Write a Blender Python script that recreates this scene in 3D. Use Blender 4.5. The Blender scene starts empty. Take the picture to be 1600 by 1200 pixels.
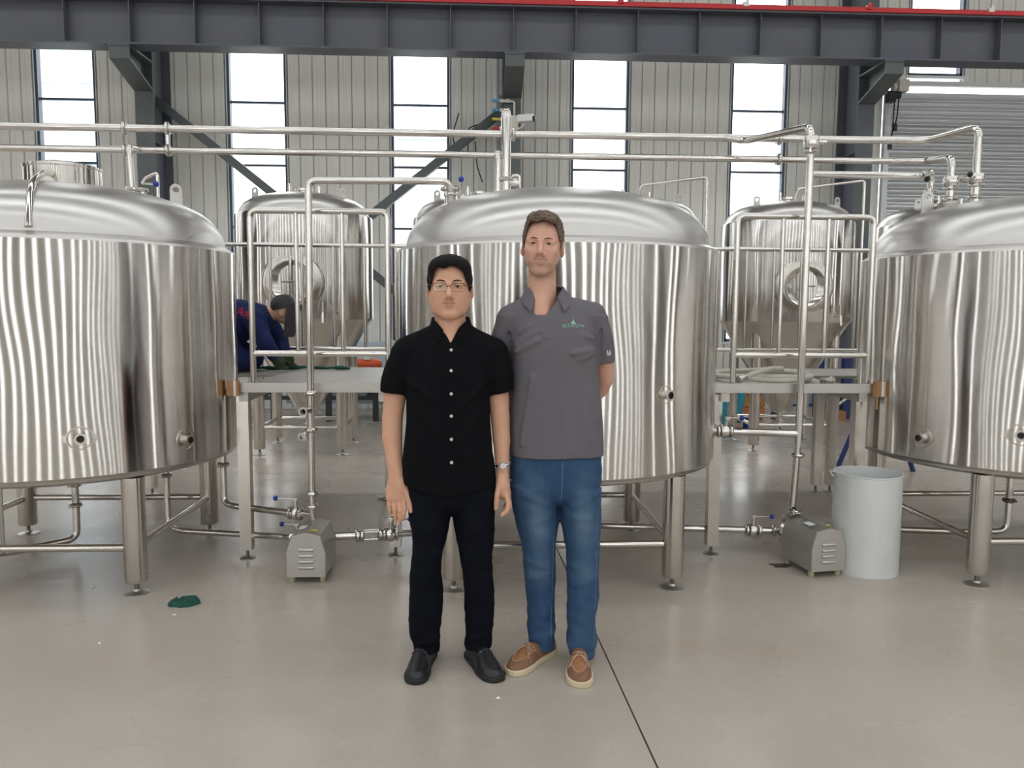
import bpy, math, random
import numpy as np
from mathutils import Vector, Matrix
R_ = math.radians
scene = bpy.context.scene
COL = scene.collection
random.seed(7); RNG = np.random.RandomState(11)

# ------------------------------------------------------------------ camera
TILT, YAW, ROLL = R_(5.34), R_(2.6), 0.006
fw = Vector((math.sin(YAW)*math.cos(TILT), math.cos(YAW)*math.cos(TILT), -math.sin(TILT)))
r0 = Vector((math.cos(YAW), -math.sin(YAW), 0)); u0 = r0.cross(fw)
rt = math.cos(ROLL)*r0 + math.sin(ROLL)*u0; up = math.cos(ROLL)*u0 - math.sin(ROLL)*r0
cam_d = bpy.data.cameras.new('camera'); cam = bpy.data.objects.new('camera', cam_d); COL.objects.link(cam)
cam_d.sensor_width = 36; cam_d.lens = 36*1230/1600; cam_d.clip_start = .05; cam_d.clip_end = 300
M = Matrix.Identity(4)
for i in range(3):
    M[i][0], M[i][1], M[i][2] = rt[i], up[i], -fw[i]
M[2][3] = 1.44
cam.matrix_world = M
scene.camera = cam

# ------------------------------------------------------------------ sky: flat overcast, lit hall through its windows and roof lights
world = bpy.data.worlds.new('overcast_sky'); scene.world = world; world.use_nodes = True
bg = world.node_tree.nodes['Background']
bg.inputs[0].default_value = (1.0, .99, .972, 1); bg.inputs[1].default_value = 3.3
scene.view_settings.view_transform = 'Standard'; scene.view_settings.look = 'None'
scene.view_settings.gamma = 1; scene.view_settings.use_curve_mapping = False
scene.view_settings.exposure = 0.56

HX0, HX1, HY0, HY1, HZ = -21.0, 23.0, -9.5, 11.5, 8.0          # the hall
WIN_X = [-10.55, -7.99, -5.69, -3.08, -.80, 1.76, 4.06, 6.63, 8.9, 11.5]
WIN_W, WIN_Z0, WIN_Z1 = .82, 1.0, 7.4
FWIN_X = [-20.2, -18.0, -16.4, -14.1, -12.5, -10.4, -8.9, -7.0, -5.4, -3.6, -2.1, -.25, 1.35, 3.1, 4.7, 6.5, 8.0, 10.0, 11.5, 13.4, 14.9, 17.0, 18.6, 20.8]; FWIN_W = .60
SWIN_Y = [-6.4, -1.2, 1.0, 6.4]                 # end walls
SKY_Y = [-7.4, -4.0, -.6, 2.8, 6.6]; SKY_W, SKY_X0, SKY_X1 = .85, HX0+1.5, HX1-1.5      # roof light strips
def portal(loc, rot, sx, sy):
    l = bpy.data.lights.new('daylight_portal', 'AREA'); l.shape = 'RECTANGLE'; l.size = sx; l.size_y = sy
    l.cycles.is_portal = True
    o = bpy.data.objects.new('daylight_portal', l); o.location = loc; o.rotation_euler = rot; COL.objects.link(o)
zc, zh = (WIN_Z0+WIN_Z1)/2, WIN_Z1-WIN_Z0
portal(((WIN_X[0]+WIN_X[-1])/2, HY1+.12, zc), (R_(-90), 0, 0), WIN_X[-1]-WIN_X[0]+WIN_W, zh)
portal(((FWIN_X[0]+FWIN_X[-1])/2, HY0-.12, zc), (R_(90), 0, 0), FWIN_X[-1]-FWIN_X[0]+FWIN_W, zh)
for y in SKY_Y: portal(((SKY_X0+SKY_X1)/2, y, HZ+.12), (0, 0, 0), SKY_X1-SKY_X0, SKY_W)
for x, rz in ((HX0-.12, -90), (HX1+.12, 90)): portal((x, 0, zc), (R_(90), 0, R_(rz)), SWIN_Y[-1]-SWIN_Y[0]+FWIN_W, zh)

# ------------------------------------------------------------------ materials
def mat(name, color, rough=.5, metal=0., spec=.5, aniso=0., arot=0., bump=None, cvar=None, coat=0., rvar=None, sheen=0., radial=False, alpha=None, sss=0.):
    m = bpy.data.materials.new(name); m.use_nodes = True
    nt = m.node_tree; b = nt.nodes['Principled BSDF']
    c = tuple(color)+(1,)
    b.inputs['Base Color'].default_value = c; b.inputs['Roughness'].default_value = rough
    b.inputs['Metallic'].default_value = metal; b.inputs['Specular IOR Level'].default_value = spec
    b.inputs['Coat Weight'].default_value = coat
    if sheen: b.inputs['Sheen Weight'].default_value = sheen
    if sss:
        b.inputs['Subsurface Weight'].default_value = sss; b.inputs['Subsurface Radius'].default_value = (.012, .005, .003); b.inputs['Subsurface Scale'].default_value = 1
    tc = nt.nodes.new('ShaderNodeTexCoord')
    def noise(scale, detail=4, stretch=(1,1,1), rough_=.55):
        mp = nt.nodes.new('ShaderNodeMapping'); mp.inputs['Scale'].default_value = stretch
        n = nt.nodes.new('ShaderNodeTexNoise'); n.inputs['Scale'].default_value = scale; n.inputs['Detail'].default_value = detail
        n.inputs['Roughness'].default_value = rough_
        nt.links.new(tc.outputs['Object'], mp.inputs[0]); nt.links.new(mp.outputs[0], n.inputs['Vector']); return n.outputs['Fac']
    m['_'] = 0
    if cvar:      # list of (scale, stretch, colour, lo, hi, amount)
        last = None
        for (sc, st, col, lo, hi, amt) in cvar:
            f = noise(sc, 5, st)
            rp = nt.nodes.new('ShaderNodeMapRange'); rp.inputs[1].default_value = lo; rp.inputs[2].default_value = hi
            rp.inputs[3].default_value = 0; rp.inputs[4].default_value = amt
            nt.links.new(f, rp.inputs[0])
            mx = nt.nodes.new('ShaderNodeMix'); mx.data_type = 'RGBA'
            mx.inputs[7].default_value = tuple(col)+(1,)
            if last is None: mx.inputs[6].default_value = c
            else: nt.links.new(last, mx.inputs[6])
            nt.links.new(rp.outputs[0], mx.inputs[0]); last = mx.outputs[2]
        nt.links.new(last, b.inputs['Base Color'])
    if rvar:      # (scale, stretch, lo, hi)
        f = noise(rvar[0], 4, rvar[1]); rp = nt.nodes.new('ShaderNodeMapRange')
        rp.inputs[1].default_value = .3; rp.inputs[2].default_value = .7; rp.inputs[3].default_value = rvar[2]; rp.inputs[4].default_value = rvar[3]
        nt.links.new(f, rp.inputs[0]); nt.links.new(rp.outputs[0], b.inputs['Roughness'])
    if aniso:
        b.inputs['Anisotropic'].default_value = aniso; b.inputs['Anisotropic Rotation'].default_value = arot
        tg = nt.nodes.new('ShaderNodeTangent'); tg.direction_type = 'RADIAL'; tg.axis = 'Z'
        nt.links.new(tg.outputs[0], b.inputs['Tangent'])
    if bump:      # list of (scale, stretch, strength, distance)
        prev = None
        for (sc, st, s, d) in bump:
            bp = nt.nodes.new('ShaderNodeBump'); bp.inputs['Strength'].default_value = s; bp.inputs['Distance'].default_value = d
            nt.links.new(noise(sc, 1, st), bp.inputs['Height'])
            if prev: nt.links.new(prev, bp.inputs['Normal'])
            prev = bp.outputs[0]
        nt.links.new(prev, b.inputs['Normal'])
    del m['_']
    m.diffuse_color = c
    return m

W1 = (1,1,1)
MT = {}
MT['tank'] = mat('brushed_tank_steel', (.68,.655,.625), .07, 1., bump=[(1.6,(1,1,.6),.8,.030),(4,(1,1,.35),.10,.004)])
def brushed(m, k):
    """horizontal polishing lines: micro grain that tilts the normal up and down"""
    nt = m.node_tree; b = nt.nodes['Principled BSDF']
    src = b.inputs['Normal'].links[0].from_socket if b.inputs['Normal'].links else nt.nodes.new('ShaderNodeNewGeometry').outputs['Normal']
    tc = nt.nodes.new('ShaderNodeTexCoord'); mp = nt.nodes.new('ShaderNodeMapping'); mp.inputs['Scale'].default_value = (40,40,5000)
    wn = nt.nodes.new('ShaderNodeTexWhiteNoise'); mr = nt.nodes.new('ShaderNodeMapRange'); mr.inputs[3].default_value = -k; mr.inputs[4].default_value = k
    cx = nt.nodes.new('ShaderNodeCombineXYZ'); ad = nt.nodes.new('ShaderNodeVectorMath'); nm = nt.nodes.new('ShaderNodeVectorMath'); nm.operation = 'NORMALIZE'
    nt.links.new(tc.outputs['Object'], mp.inputs[0]); nt.links.new(mp.outputs[0], wn.inputs['Vector']); nt.links.new(wn.outputs['Value'], mr.inputs[0])
    nt.links.new(mr.outputs[0], cx.inputs[2]); nt.links.new(src, ad.inputs[0]); nt.links.new(cx.outputs[0], ad.inputs[1]); nt.links.new(ad.outputs[0], nm.inputs[0])
    nt.links.new(nm.outputs[0], b.inputs['Normal'])
brushed(MT['tank'], .22)
MT['dome'] = mat('satin_dome_steel', (.60,.58,.56), .27, 1., bump=[(1.6,W1,.12,.01)], rvar=(3,W1,.29,.38))
MT['steel'] = mat('polished_pipe_steel', (.70,.67,.63), .14, 1., rvar=(6,W1,.10,.20))
MT['leg'] = mat('satin_leg_steel', (.62,.585,.54), .13, 1.)
brushed(MT['leg'], .16)
MT['sheet'] = mat('dull_sheet_steel', (.54,.52,.49), .42, 1., rvar=(14,(1,1,3),.34,.52), bump=[(60,W1,.06,.001)])
MT['deckplate'] = mat('worn_deck_plate', (.55,.53,.50), .45, .75, rvar=(9,W1,.38,.6), cvar=[(4,W1,(.42,.40,.37),.45,.75,.6),(40,W1,(.66,.64,.61),.5,.75,.5)], bump=[(90,W1,.12,.001)])
MT['bolt'] = mat('dark_bolt_steel', (.22,.2,.18), .4, 1.)
MT['concrete'] = mat('polished_concrete', (.455,.395,.335), .3, 0, .5, rvar=(.8,W1,.2,.34),
    cvar=[(.5,W1,(.36,.32,.28),.3,.75,.55),(.8,(1,2.2,1),(.46,.33,.24),.5,.8,.4),(6,W1,(.50,.455,.41),.35,.75,.35),(55,W1,(.37,.33,.295),.4,.7,.30),(190,W1,(.55,.51,.46),.45,.75,.35)])
MT['joint'] = mat('joint_filler', (.06,.055,.05), .8)
MT['panel'] = mat('cream_wall_panel', (.80,.785,.73), .5, 0, .4, cvar=[(1.3,(1,1,.4),(.72,.705,.66),.45,.8,.5)])
MT['gap'] = mat('panel_joint', (.25,.245,.23), .8)
MT['roof'] = mat('roof_sheet', (.34,.34,.335), .6)
MT['plainwall'] = mat('plain_wall_sheet', (.46,.44,.41), .6)
MT['endwall'] = mat('dark_grey_end_wall', (.10,.10,.105), .6)
MT['beam'] = mat('slate_grey_paint', (.098,.104,.128), .5, 0, .5, cvar=[(2,W1,(.115,.118,.138),.4,.7,.7)])
MT['column'] = mat('grey_green_paint', (.10,.115,.115), .5, 0, .5, cvar=[(3,W1,(.08,.09,.095),.4,.7,.7)])
MT['red'] = mat('red_plastic_rail', (.55,.02,.025), .4)
MT['frame'] = mat('dark_window_frame', (.05,.07,.11), .45)
MT['reveal'] = mat('window_reveal_white', (.72,.76,.76), .5)
MT['shutter'] = mat('galvanised_shutter', (.56,.58,.59), .38, .55, rvar=(6,(1,1,4),.3,.5))
MT['white'] = mat('white_plastic', (.78,.78,.75), .4)
MT['cream'] = mat('cream_plastic', (.72,.68,.58), .5)
MT['black'] = mat('black_plastic', (.015,.015,.017), .45)
MT['blue'] = mat('blue_plastic_knob', (.01,.035,.33), .35)
MT['lblue'] = mat('pale_blue_paint', (.12,.33,.62), .5)
MT['yellow'] = mat('yellow_plastic', (.75,.6,.05), .45)
MT['drum'] = mat('galvanised_drum_sheet', (.68,.70,.69), .55, .1, cvar=[(5,(1,1,.5),(.55,.575,.57),.42,.75,.7),(28,W1,(.76,.78,.77),.5,.8,.5)], bump=[(22,W1,.15,.003)])
MT['cardboard'] = mat('brown_cardboard', (.42,.22,.10), .8, cvar=[(20,W1,(.33,.16,.07),.4,.7,.6)])
MT['rubber'] = mat('pale_green_rubber', (.42,.43,.28), .6)
MT['hose'] = mat('milky_hose', (.62,.59,.52), .35)
MT['greencloth'] = mat('dark_green_cloth', (.012,.075,.055), .9, bump=[(120,W1,.3,.002)])
MT['paper'] = mat('white_paper_scrap', (.8,.79,.75), .8)
MT['water'] = mat('wet_floor_film', (.03,.027,.024), .03, 0, .6)
MT['cyan'] = mat('cyan_plastic_bag', (.03,.42,.62), .35)
MT['orange'] = mat('orange_board', (.55,.20,.07), .6)
MT['navy'] = mat('navy_paint', (.02,.04,.16), .45)
MT['redpaint'] = mat('red_machine_paint', (.45,.03,.02), .4)
MT['orangered'] = mat('orange_red_plastic', (.75,.12,.03), .4)
MT['rackgrey'] = mat('dark_rack_paint', (.03,.035,.04), .5)
MT['paleboard'] = mat('pale_blue_board', (.55,.66,.74), .5)
MT['nozzle_shade'] = mat('black_bore_shade', (.02,.02,.02), .6)  # black colour standing in for the shade inside open pipe ends
MT['facade'] = mat('pale_blue_facade', (.60,.68,.74), .7)
MT['facade2'] = mat('pale_grey_facade', (.74,.76,.78), .7)
MT['facadeglass'] = mat('facade_glass', (.45,.53,.60), .5)
MT['asphalt'] = mat('yard_paving', (.42,.42,.41), .85)
def glass_mat(name, tint=(1,1,1), gl=.06):
    m = bpy.data.materials.new(name); m.use_nodes = True; nt = m.node_tree; nt.nodes.clear()
    o = nt.nodes.new('ShaderNodeOutputMaterial'); mx = nt.nodes.new('ShaderNodeMixShader')
    t = nt.nodes.new('ShaderNodeBsdfTransparent'); t.inputs[0].default_value = tuple(tint)+(1,)
    g = nt.nodes.new('ShaderNodeBsdfGlossy'); g.inputs['Roughness'].default_value = .02
    mx.inputs[0].default_value = gl
    nt.links.new(t.outputs[0], mx.inputs[1]); nt.links.new(g.outputs[0], mx.inputs[2]); nt.links.new(mx.outputs[0], o.inputs[0]); return m
MT['glass'] = glass_mat('window_glass', (.97,.99,1)); MT['sight'] = glass_mat('sight_glass', (.86,.88,.86), .14)
MT['lens'] = glass_mat('spectacle_lens', (.98,.98,.97), .02)

# ------------------------------------------------------------------ helpers
def frame_of(d):
    d = Vector(d).normalized()
    a = Vector((0,0,1)) if abs(d.z) < .9 else Vector((1,0,0))
    x = a.cross(d).normalized(); return x, d.cross(x), d
def bend(pts, rad=.06, n=5):
    pts = [Vector(p) for p in pts]; out = [pts[0]]
    for i in range(1, len(pts)-1):
        a, b, c = pts[i-1], pts[i], pts[i+1]
        r = min(rad, (a-b).length*.49, (c-b).length*.49)
        p, q = b+(a-b).normalized()*r, b+(c-b).normalized()*r
        for k in range(n+1):
            t = k/n; out.append((1-t)**2*p + 2*t*(1-t)*b + t*t*q)
    out.append(pts[-1]); return out
class MB:
    def __init__(s): s.v = []; s.f = []
    def add(s, vs, fs):
        o = len(s.v); s.v += [tuple(v) for v in vs]; s.f += [tuple(i+o for i in f) for f in fs]; return s
    def box(s, c, size, rz=0, mtx=None):
        x, y, z = [k/2 for k in size]; c = Vector(c); ca, sa = math.cos(rz), math.sin(rz)
        vs = []
        for dz in (-z, z):
            for dx, dy in ((-x,-y),(x,-y),(x,y),(-x,y)):
                p = Vector((dx,dy,dz))
                if mtx is not None: p = mtx @ p
                vs.append(c+Vector((p.x*ca-p.y*sa, p.x*sa+p.y*ca, p.z)))
        return s.add(vs, [(3,2,1,0),(4,5,6,7),(0,1,5,4),(1,2,6,5),(2,3,7,6),(3,0,4,7)])
    def span(s, a, b): return s.box([(a[i]+b[i])/2 for i in range(3)], [abs(b[i]-a[i]) for i in range(3)])
    def tube(s, pts, r, n=12, cap=True, closed=False, flat=None):
        pts = [Vector(p) for p in pts]; m = len(pts); rs = r if hasattr(r, '__len__') else [r]*m
        vs = []; x = None
        for i, p in enumerate(pts):
            if closed: d = pts[(i+1) % m]-pts[i-1]
            else: d = pts[min(i+1,m-1)]-pts[max(i-1,0)]
            d.normalize()
            if x is None: x = frame_of(d)[0]
            x = (x-d*x.dot(d)); x = x.normalized() if x.length > 1e-6 else frame_of(d)[0]
            y = d.cross(x)
            for k in range(n):
                a = 2*math.pi*k/n; vs.append(p+(x*math.cos(a)+y*math.sin(a)*(flat or 1))*rs[i])
        fs = []
        for i in range(m if closed else m-1):
            for k in range(n):
                j = (i+1) % m; fs.append((i*n+k, i*n+(k+1)%n, j*n+(k+1)%n, j*n+k))
        if cap and not closed: fs += [tuple(range(n-1,-1,-1)), tuple((m-1)*n+k for k in range(n))]
        return s.add(vs, fs)
    def lathe(s, prof, c=(0,0,0), axis=(0,0,1), n=32, xdir=None):
        c = Vector(c); x, y, d = frame_of(axis)
        if xdir is not None: x = Vector(xdir).normalized(); y = d.cross(x)
        vs = []; idx = []
        for (r, z) in prof:
            if r < 1e-6: idx.append([len(vs)]); vs.append(c+d*z)
            else:
                idx.append(list(range(len(vs), len(vs)+n)))
                for k in range(n):
                    a = 2*math.pi*k/n; vs.append(c+d*z+(x*math.cos(a)+y*math.sin(a))*r)
        fs = []
        for a, b in zip(idx, idx[1:]):
            for k in range(n):
                l = (k+1) % n
                if len(a) == 1 and len(b) == 1: continue
                if len(a) == 1: fs.append((a[0], b[l], b[k])[::-1])
                elif len(b) == 1: fs.append((a[k], a[l], b[0]))
                else: fs.append((a[k], a[l], b[l], b[k]))
        return s.add(vs, fs)
    def cyl(s, p, q, r, n=16, r2=None):
        p, q = Vector(p), Vector(q); L = (q-p).length
        return s.lathe([(0,0),(r,0),(r if r2 is None else r2,L),(0,L)], p, q-p, n)
    def prism(s, poly, a, b, plane='xz'):      # poly in plane, extruded along the third axis a..b
        def P(u, v, w): return {'xz': (u,w,v), 'yz': (w,u,v), 'xy': (u,v,w)}[plane]
        n = len(poly); vs = [P(u,v,a) for u,v in poly]+[P(u,v,b) for u,v in poly]
        return s.add(vs, [tuple(range(n-1,-1,-1)), tuple(range(n,2*n))]+[(i,(i+1)%n,n+(i+1)%n,n+i) for i in range(n)])
    def ball(s, c, r, n=14): return s.lathe([(max(0,r*math.sin(math.pi*k/8)), -r*math.cos(math.pi*k/8)) for k in range(9)], c, (0,0,1), n)
def origin_of(o):
    v = Vector((0,0,0))
    while o is not None: v += o.location; o = o.parent
    return v
def link(name, me, parent=None, **props):
    o = bpy.data.objects.new(name, me); COL.objects.link(o)
    if parent is not None: o.parent = parent
    for k, v in props.items(): o[k] = v
    return o
def obj(name, mb, m, parent=None, angle=38, local=False, **props):
    me = bpy.data.meshes.new(name)
    v = mb.v
    if parent is not None and not local:
        o_ = origin_of(parent); v = [(p[0]-o_.x, p[1]-o_.y, p[2]-o_.z) for p in v]
    me.from_pydata(v, [], mb.f); me.materials.append(MT[m] if isinstance(m, str) else m)
    import bmesh
    bm = bmesh.new(); bm.from_mesh(me); bmesh.ops.recalc_face_normals(bm, faces=bm.faces); bm.to_mesh(me); bm.free()
    me.shade_smooth(); me.set_sharp_from_angle(angle=R_(angle)); me.update()
    return link(name, me, parent, **props)
def thing(name, label, cat, loc=(0,0,0), group=None, **props):
    o = bpy.data.objects.new(name, None); COL.objects.link(o); o.location = loc
    o.empty_display_size = .1
    o['label'] = label; o['category'] = cat
    if group: o['group'] = group
    for k, v in props.items(): o[k] = v
    return o
def struct(name, label=None, cat=None, loc=(0,0,0)):
    o = bpy.data.objects.new(name, None); COL.objects.link(o); o.location = loc; o['kind'] = 'structure'
    if label: o['label'] = label
    if cat: o['category'] = cat
    return o
def tag(o, label, cat, group=None):
    o['label'] = label; o['category'] = cat
    if group: o['group'] = group
    return o
def copy_tree(o, parent=None):
    c = o.copy(); COL.objects.link(c); c.parent = parent
    for ch in list(o.children): copy_tree(ch, c)
    return c
# ================================================================== THE HALL
# floor: slabs of polished concrete with open saw-cut joints
floor = struct('floor', 'grey polished concrete floor cut into slabs', 'floor')
obj('joint_bed', MB().span((HX0,HY0,-.25),(HX1,HY1,-.03)), 'joint', floor)
jx = lambda y: .576-(y-2.345)*.0372
XB = [HX0, -6.0, None, 6.6, HX1]; YB = [HY0, -3.2, 6.9, HY1]
for j in range(3):
    for i in range(4):
        g = .0035
        def edge(k, y, s): 
            return (jx(y) if XB[k] is None else XB[k]) + s*g
        y0, y1 = YB[j]+g, YB[j+1]-g
        a, b, c, d = edge(i,y0,1), edge(i+1,y0,-1), edge(i+1,y1,-1), edge(i,y1,1)
        mb = MB().add([(a,y0,-.12),(b,y0,-.12),(c,y1,-.12),(d,y1,-.12),(a,y0,0),(b,y0,0),(c,y1,0),(d,y1,0)],
                      [(3,2,1,0),(4,5,6,7),(0,1,5,4),(1,2,6,5),(2,3,7,6),(3,0,4,7)])
        obj('slab', mb, 'concrete', floor)

# back wall: cream boards between tall windows
wb = struct('wall_back', 'cream ribbed panel wall with tall windows', 'wall', (0,HY1,0))
T = .06
def board(x0, x1, z0, z1, parent):
    w = x1-x0-.006; n = len(BOARDS)
    key = (round(w,3), round(z1-z0,3))
    if key not in BOARDS:
        p = [(-w/2,0),(-w/2+.008,-.018),(-w*.12,-.018),(-w*.10,-.013),(w*.10,-.013),(w*.12,-.018),(w/2-.008,-.018),(w/2,0)]
        mb = MB().prism(p, 0, z1-z0, 'xy'); o = obj('board', mb, 'panel', None); BOARDS[key] = o
    else:
        o = BOARDS[key].copy(); COL.objects.link(o)
    o.parent = parent; o.location = ((x0+x1)/2, 0, z0)
BOARDS = {}
DOOR_X0, DOOR_X1, DOOR_Z = 5.88, 10.2, 4.72
back = MB()
edges = [HX0] + sum([[x-WIN_W/2, x+WIN_W/2] for x in WIN_X], []) + [HX1]
segs = [(edges[i], edges[i+1], i % 2 == 1) for i in range(len(edges)-1)]
for a, b, is_win in segs:
    zs = [(0,WIN_Z0),(WIN_Z1,HZ)] if is_win else [(0,HZ)]
    for z0, z1 in zs:
        pieces = [(a,b,z0,z1)]
        if b > DOOR_X0 and a < DOOR_X1:      # leave the shutter opening free
            pieces = []
            if a < DOOR_X0: pieces.append((a, DOOR_X0, z0, z1))
            if b > DOOR_X1: pieces.append((DOOR_X1, b, z0, z1))
            if z1 > DOOR_Z: pieces.append((max(a,DOOR_X0), min(b,DOOR_X1), max(z0,DOOR_Z), z1))
        for (p, q, y0, y1) in pieces:
            if q-p < .02: continue
            back.span((p,HY1,y0),(q,HY1+T,y1))
            if q > -8.2 and p < 10.6:
                n = max(1, round((q-p)/.183))
                for k in range(n): board(p+(q-p)*k/n, p+(q-p)*(k+1)/n, y0, y1, wb)
# the sill zone of the two windows over the shutter starts higher
obj('backing', back, 'gap', wb)

def window(n, x, wall, y, s, z0=WIN_Z0, z1=WIN_Z1, W=WIN_W):   # s: +1 back wall, -1 front wall
    w = struct('window_%d' % n, None, None, (x, y, z0))
    h = z1-z0
    f = MB()
    for sx in (-1, 1): f.span((sx*W/2, -s*.0, 0), (sx*(W/2-.035), s*.10, h))
    f.span((-W/2, 0, 0), (W/2, s*.10, .04)).span((-W/2, 0, h-.04), (W/2, s*.10, h))
    obj('frame', f, 'frame', w, local=True)
    v = MB()
    for sx in (-1, 1): v.span((sx*(W/2), -s*.018, -.02), (sx*(W/2+.03), s*.02, h+.02))
    v.span((-W/2-.03, -s*.03, -.04), (W/2+.03, s*.02, 0))
    obj('reveal', v, 'reveal', w, local=True)
    zz = [z for z in (1.75,2.6,3.465,4.33,5.19,6.05,6.9) if z0+.1 < z < z1-.1]
    for z in zz: obj('mullion', MB().span((-W/2+.03, s*.03, z-z0-.014), (W/2-.03, s*.075, z-z0+.014)), 'frame', w, local=True)
    zz = [z0+.04]+zz+[z1-.04]
    for a, b in zip(zz, zz[1:]):
        obj('pane', MB().span((-W/2+.035, s*.05, a-z0), (W/2-.035, s*.056, b-z0)), 'glass', w, local=True)
wn = 1
for x in WIN_X:
    if DOOR_X0-.5 < x < DOOR_X1: window(wn, x, wb, HY1, 1, 4.86, WIN_Z1)
    else: window(wn, x, wb, HY1, 1)
    wn += 1
# front wall (behind the camera), side walls, roof with light strips
wf = MB()
fe = [HX0] + sum([[x-FWIN_W/2, x+FWIN_W/2] for x in FWIN_X], []) + [HX1]
for a, b, is_win in [(fe[i], fe[i+1], i % 2 == 1) for i in range(len(fe)-1)]:
    for z0, z1 in ([(0,WIN_Z0),(WIN_Z1,HZ)] if is_win else [(0,HZ)]): wf.span((a,HY0-T,z0),(b,HY0,z1))
wfo = obj('wall_front', wf, 'plainwall', None, kind='structure')
for x in FWIN_X: window(wn, x, None, HY0, -1, W=FWIN_W); wn += 1
ye = [HY0] + sum([[y-FWIN_W/2, y+FWIN_W/2] for y in SWIN_Y], []) + [HY1]
for name, xx in (('wall_left', HX0-T), ('wall_right', HX1)):
    wm = MB()
    for i in range(len(ye)-1):
        for z0, z1 in ([(0,WIN_Z0),(WIN_Z1,HZ)] if i % 2 else [(0,HZ)]): wm.span((xx,ye[i],z0),(xx+T,ye[i+1],z1))
    obj(name, wm, 'endwall', None, kind='structure')
rf = MB(); ys = [HY0] + sum([[y-SKY_W/2, y+SKY_W/2] for y in SKY_Y], []) + [HY1]
for i in range(0, len(ys)-1):
    if i % 2 == 0: rf.span((HX0,ys[i],HZ),(HX1,ys[i+1],HZ+.08))
    else: rf.span((HX0,ys[i],HZ),(SKY_X0,ys[i+1],HZ+.08)).span((SKY_X1,ys[i],HZ),(HX1,ys[i+1],HZ+.08))
ceil = obj('ceiling', rf, 'roof', None, kind='structure')
for y in SKY_Y:
    obj('roof_light_pane', MB().span((SKY_X0,y-SKY_W/2,HZ+.02),(SKY_X1,y+SKY_W/2,HZ+.03)), 'glass', ceil)

# roller shutter, each slat a piece
dr = struct('door_1', 'grey corrugated steel roller shutter', 'door', (DOOR_X0, HY1, 0))
nsl = int((DOOR_Z-.02)/.112); prof = []
for k in range(7):
    t = k/6; prof.append((-.045+(-.03)*math.sin(math.pi*t)*1.0 + .0, t*.108))
poly = [(y, z) for y, z in prof]+[(-.02,.108),(-.02,0)]
sl0 = None
for k in range(nsl):
    if sl0 is None:
        o = obj('slat', MB().prism(poly, .06, DOOR_X1-DOOR_X0-.06, 'yz'), 'shutter', dr, local=True); sl0 = o
    else: o = sl0.copy(); COL.objects.link(o); o.parent = dr
    o.location = (0, 0, .02+k*.112)
for xx in (0, DOOR_X1-DOOR_X0-.08): obj('guide_rail', MB().span((xx,-.10,0),(xx+.08,-.02,DOOR_Z-.1)), 'shutter', dr, local=True)
obj('head_strip', MB().span((.12,-.12,DOOR_Z-.03),(DOOR_X1-DOOR_X0-.05,-.05,DOOR_Z+.035)), 'reveal', dr, local=True)
mo = thing('shutter_motor', 'small cream motor with hanging chains at shutter top corner', 'motor', (5.99,11.2,4.45))
obj('motor_body', MB().box((5.99,11.2,4.62),(.14,.16,.16)).cyl((5.90,11.2,4.60),(5.86,11.2,4.60),.06), 'cream', mo)
obj('bracket', MB().span((5.97,11.22,4.55),(6.01,11.47,4.69)), 'column', mo)
obj('gearbox', MB().cyl((5.80,11.2,4.50),(5.97,11.2,4.50),.055).box((5.84,11.2,4.46),(.1,.12,.12)), 'black', mo)
for i, (x, z1) in enumerate(((5.96,4.05),(5.90,3.80))):
    obj('chain', MB().tube([(x,11.2,4.5),(x-.02,11.18,z1+.2),(x-.05,11.18,z1)], .009, 6).box((x-.05,11.18,z1),(.045,.045,.1)), 'black', mo)

# steel columns, braces, crane runway
for i, (cx, lab) in enumerate(((-4.29,'dark steel column behind the left tank'),(.465,'dark steel column behind the centre tank'),(5.23,'dark steel column beside the roller shutter'))):
    c = thing('steel_column', lab, 'column', (cx, 10.95, 0), 'hall columns')
    w = .115
    obj('front_flange', MB().span((cx-w,10.66,0),(cx+w,10.685,6.6)), 'column', c)
    obj('rear_flange', MB().span((cx-w,11.25,0),(cx+w,11.275,HZ)), 'beam', c)
    obj('web', MB().span((cx-.008,10.685,0),(cx+.008,11.25,6.6)), 'beam', c)
    obj('base_plate', MB().span((cx-.14,10.6,0),(cx+.14,11.35,.02)), 'column', c)
    cb = MB().prism([(10.66,4.585),(9.98,4.585),(9.98,4.45),(10.66,4.25)], cx-.01, cx+.01, 'yz')
    cb.span((cx-.13,9.96,4.57),(cx+.13,10.66,4.59))
    # sloping lower flange of the corbel
    cb.add([(cx-.12,9.98,4.45),(cx+.12,9.98,4.45),(cx+.12,10.66,4.25),(cx-.12,10.66,4.25),(cx-.12,9.98,4.425),(cx+.12,9.98,4.425),(cx+.12,10.66,4.225),(cx-.12,10.66,4.225)],
           [(0,1,2,3),(7,6,5,4),(0,4,5,1),(1,5,6,2),(2,6,7,3),(3,7,4,0)])
    cb.span((cx-.12,9.97,4.425),(cx+.12,9.985,4.585))
    obj('corbel', cb, 'column', c)
    for zz in (1.2,2.4,3.6): obj('stiffener', MB().span((cx-.11,10.69,zz),(cx+.11,11.24,zz+.012)), 'beam', c)
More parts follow.
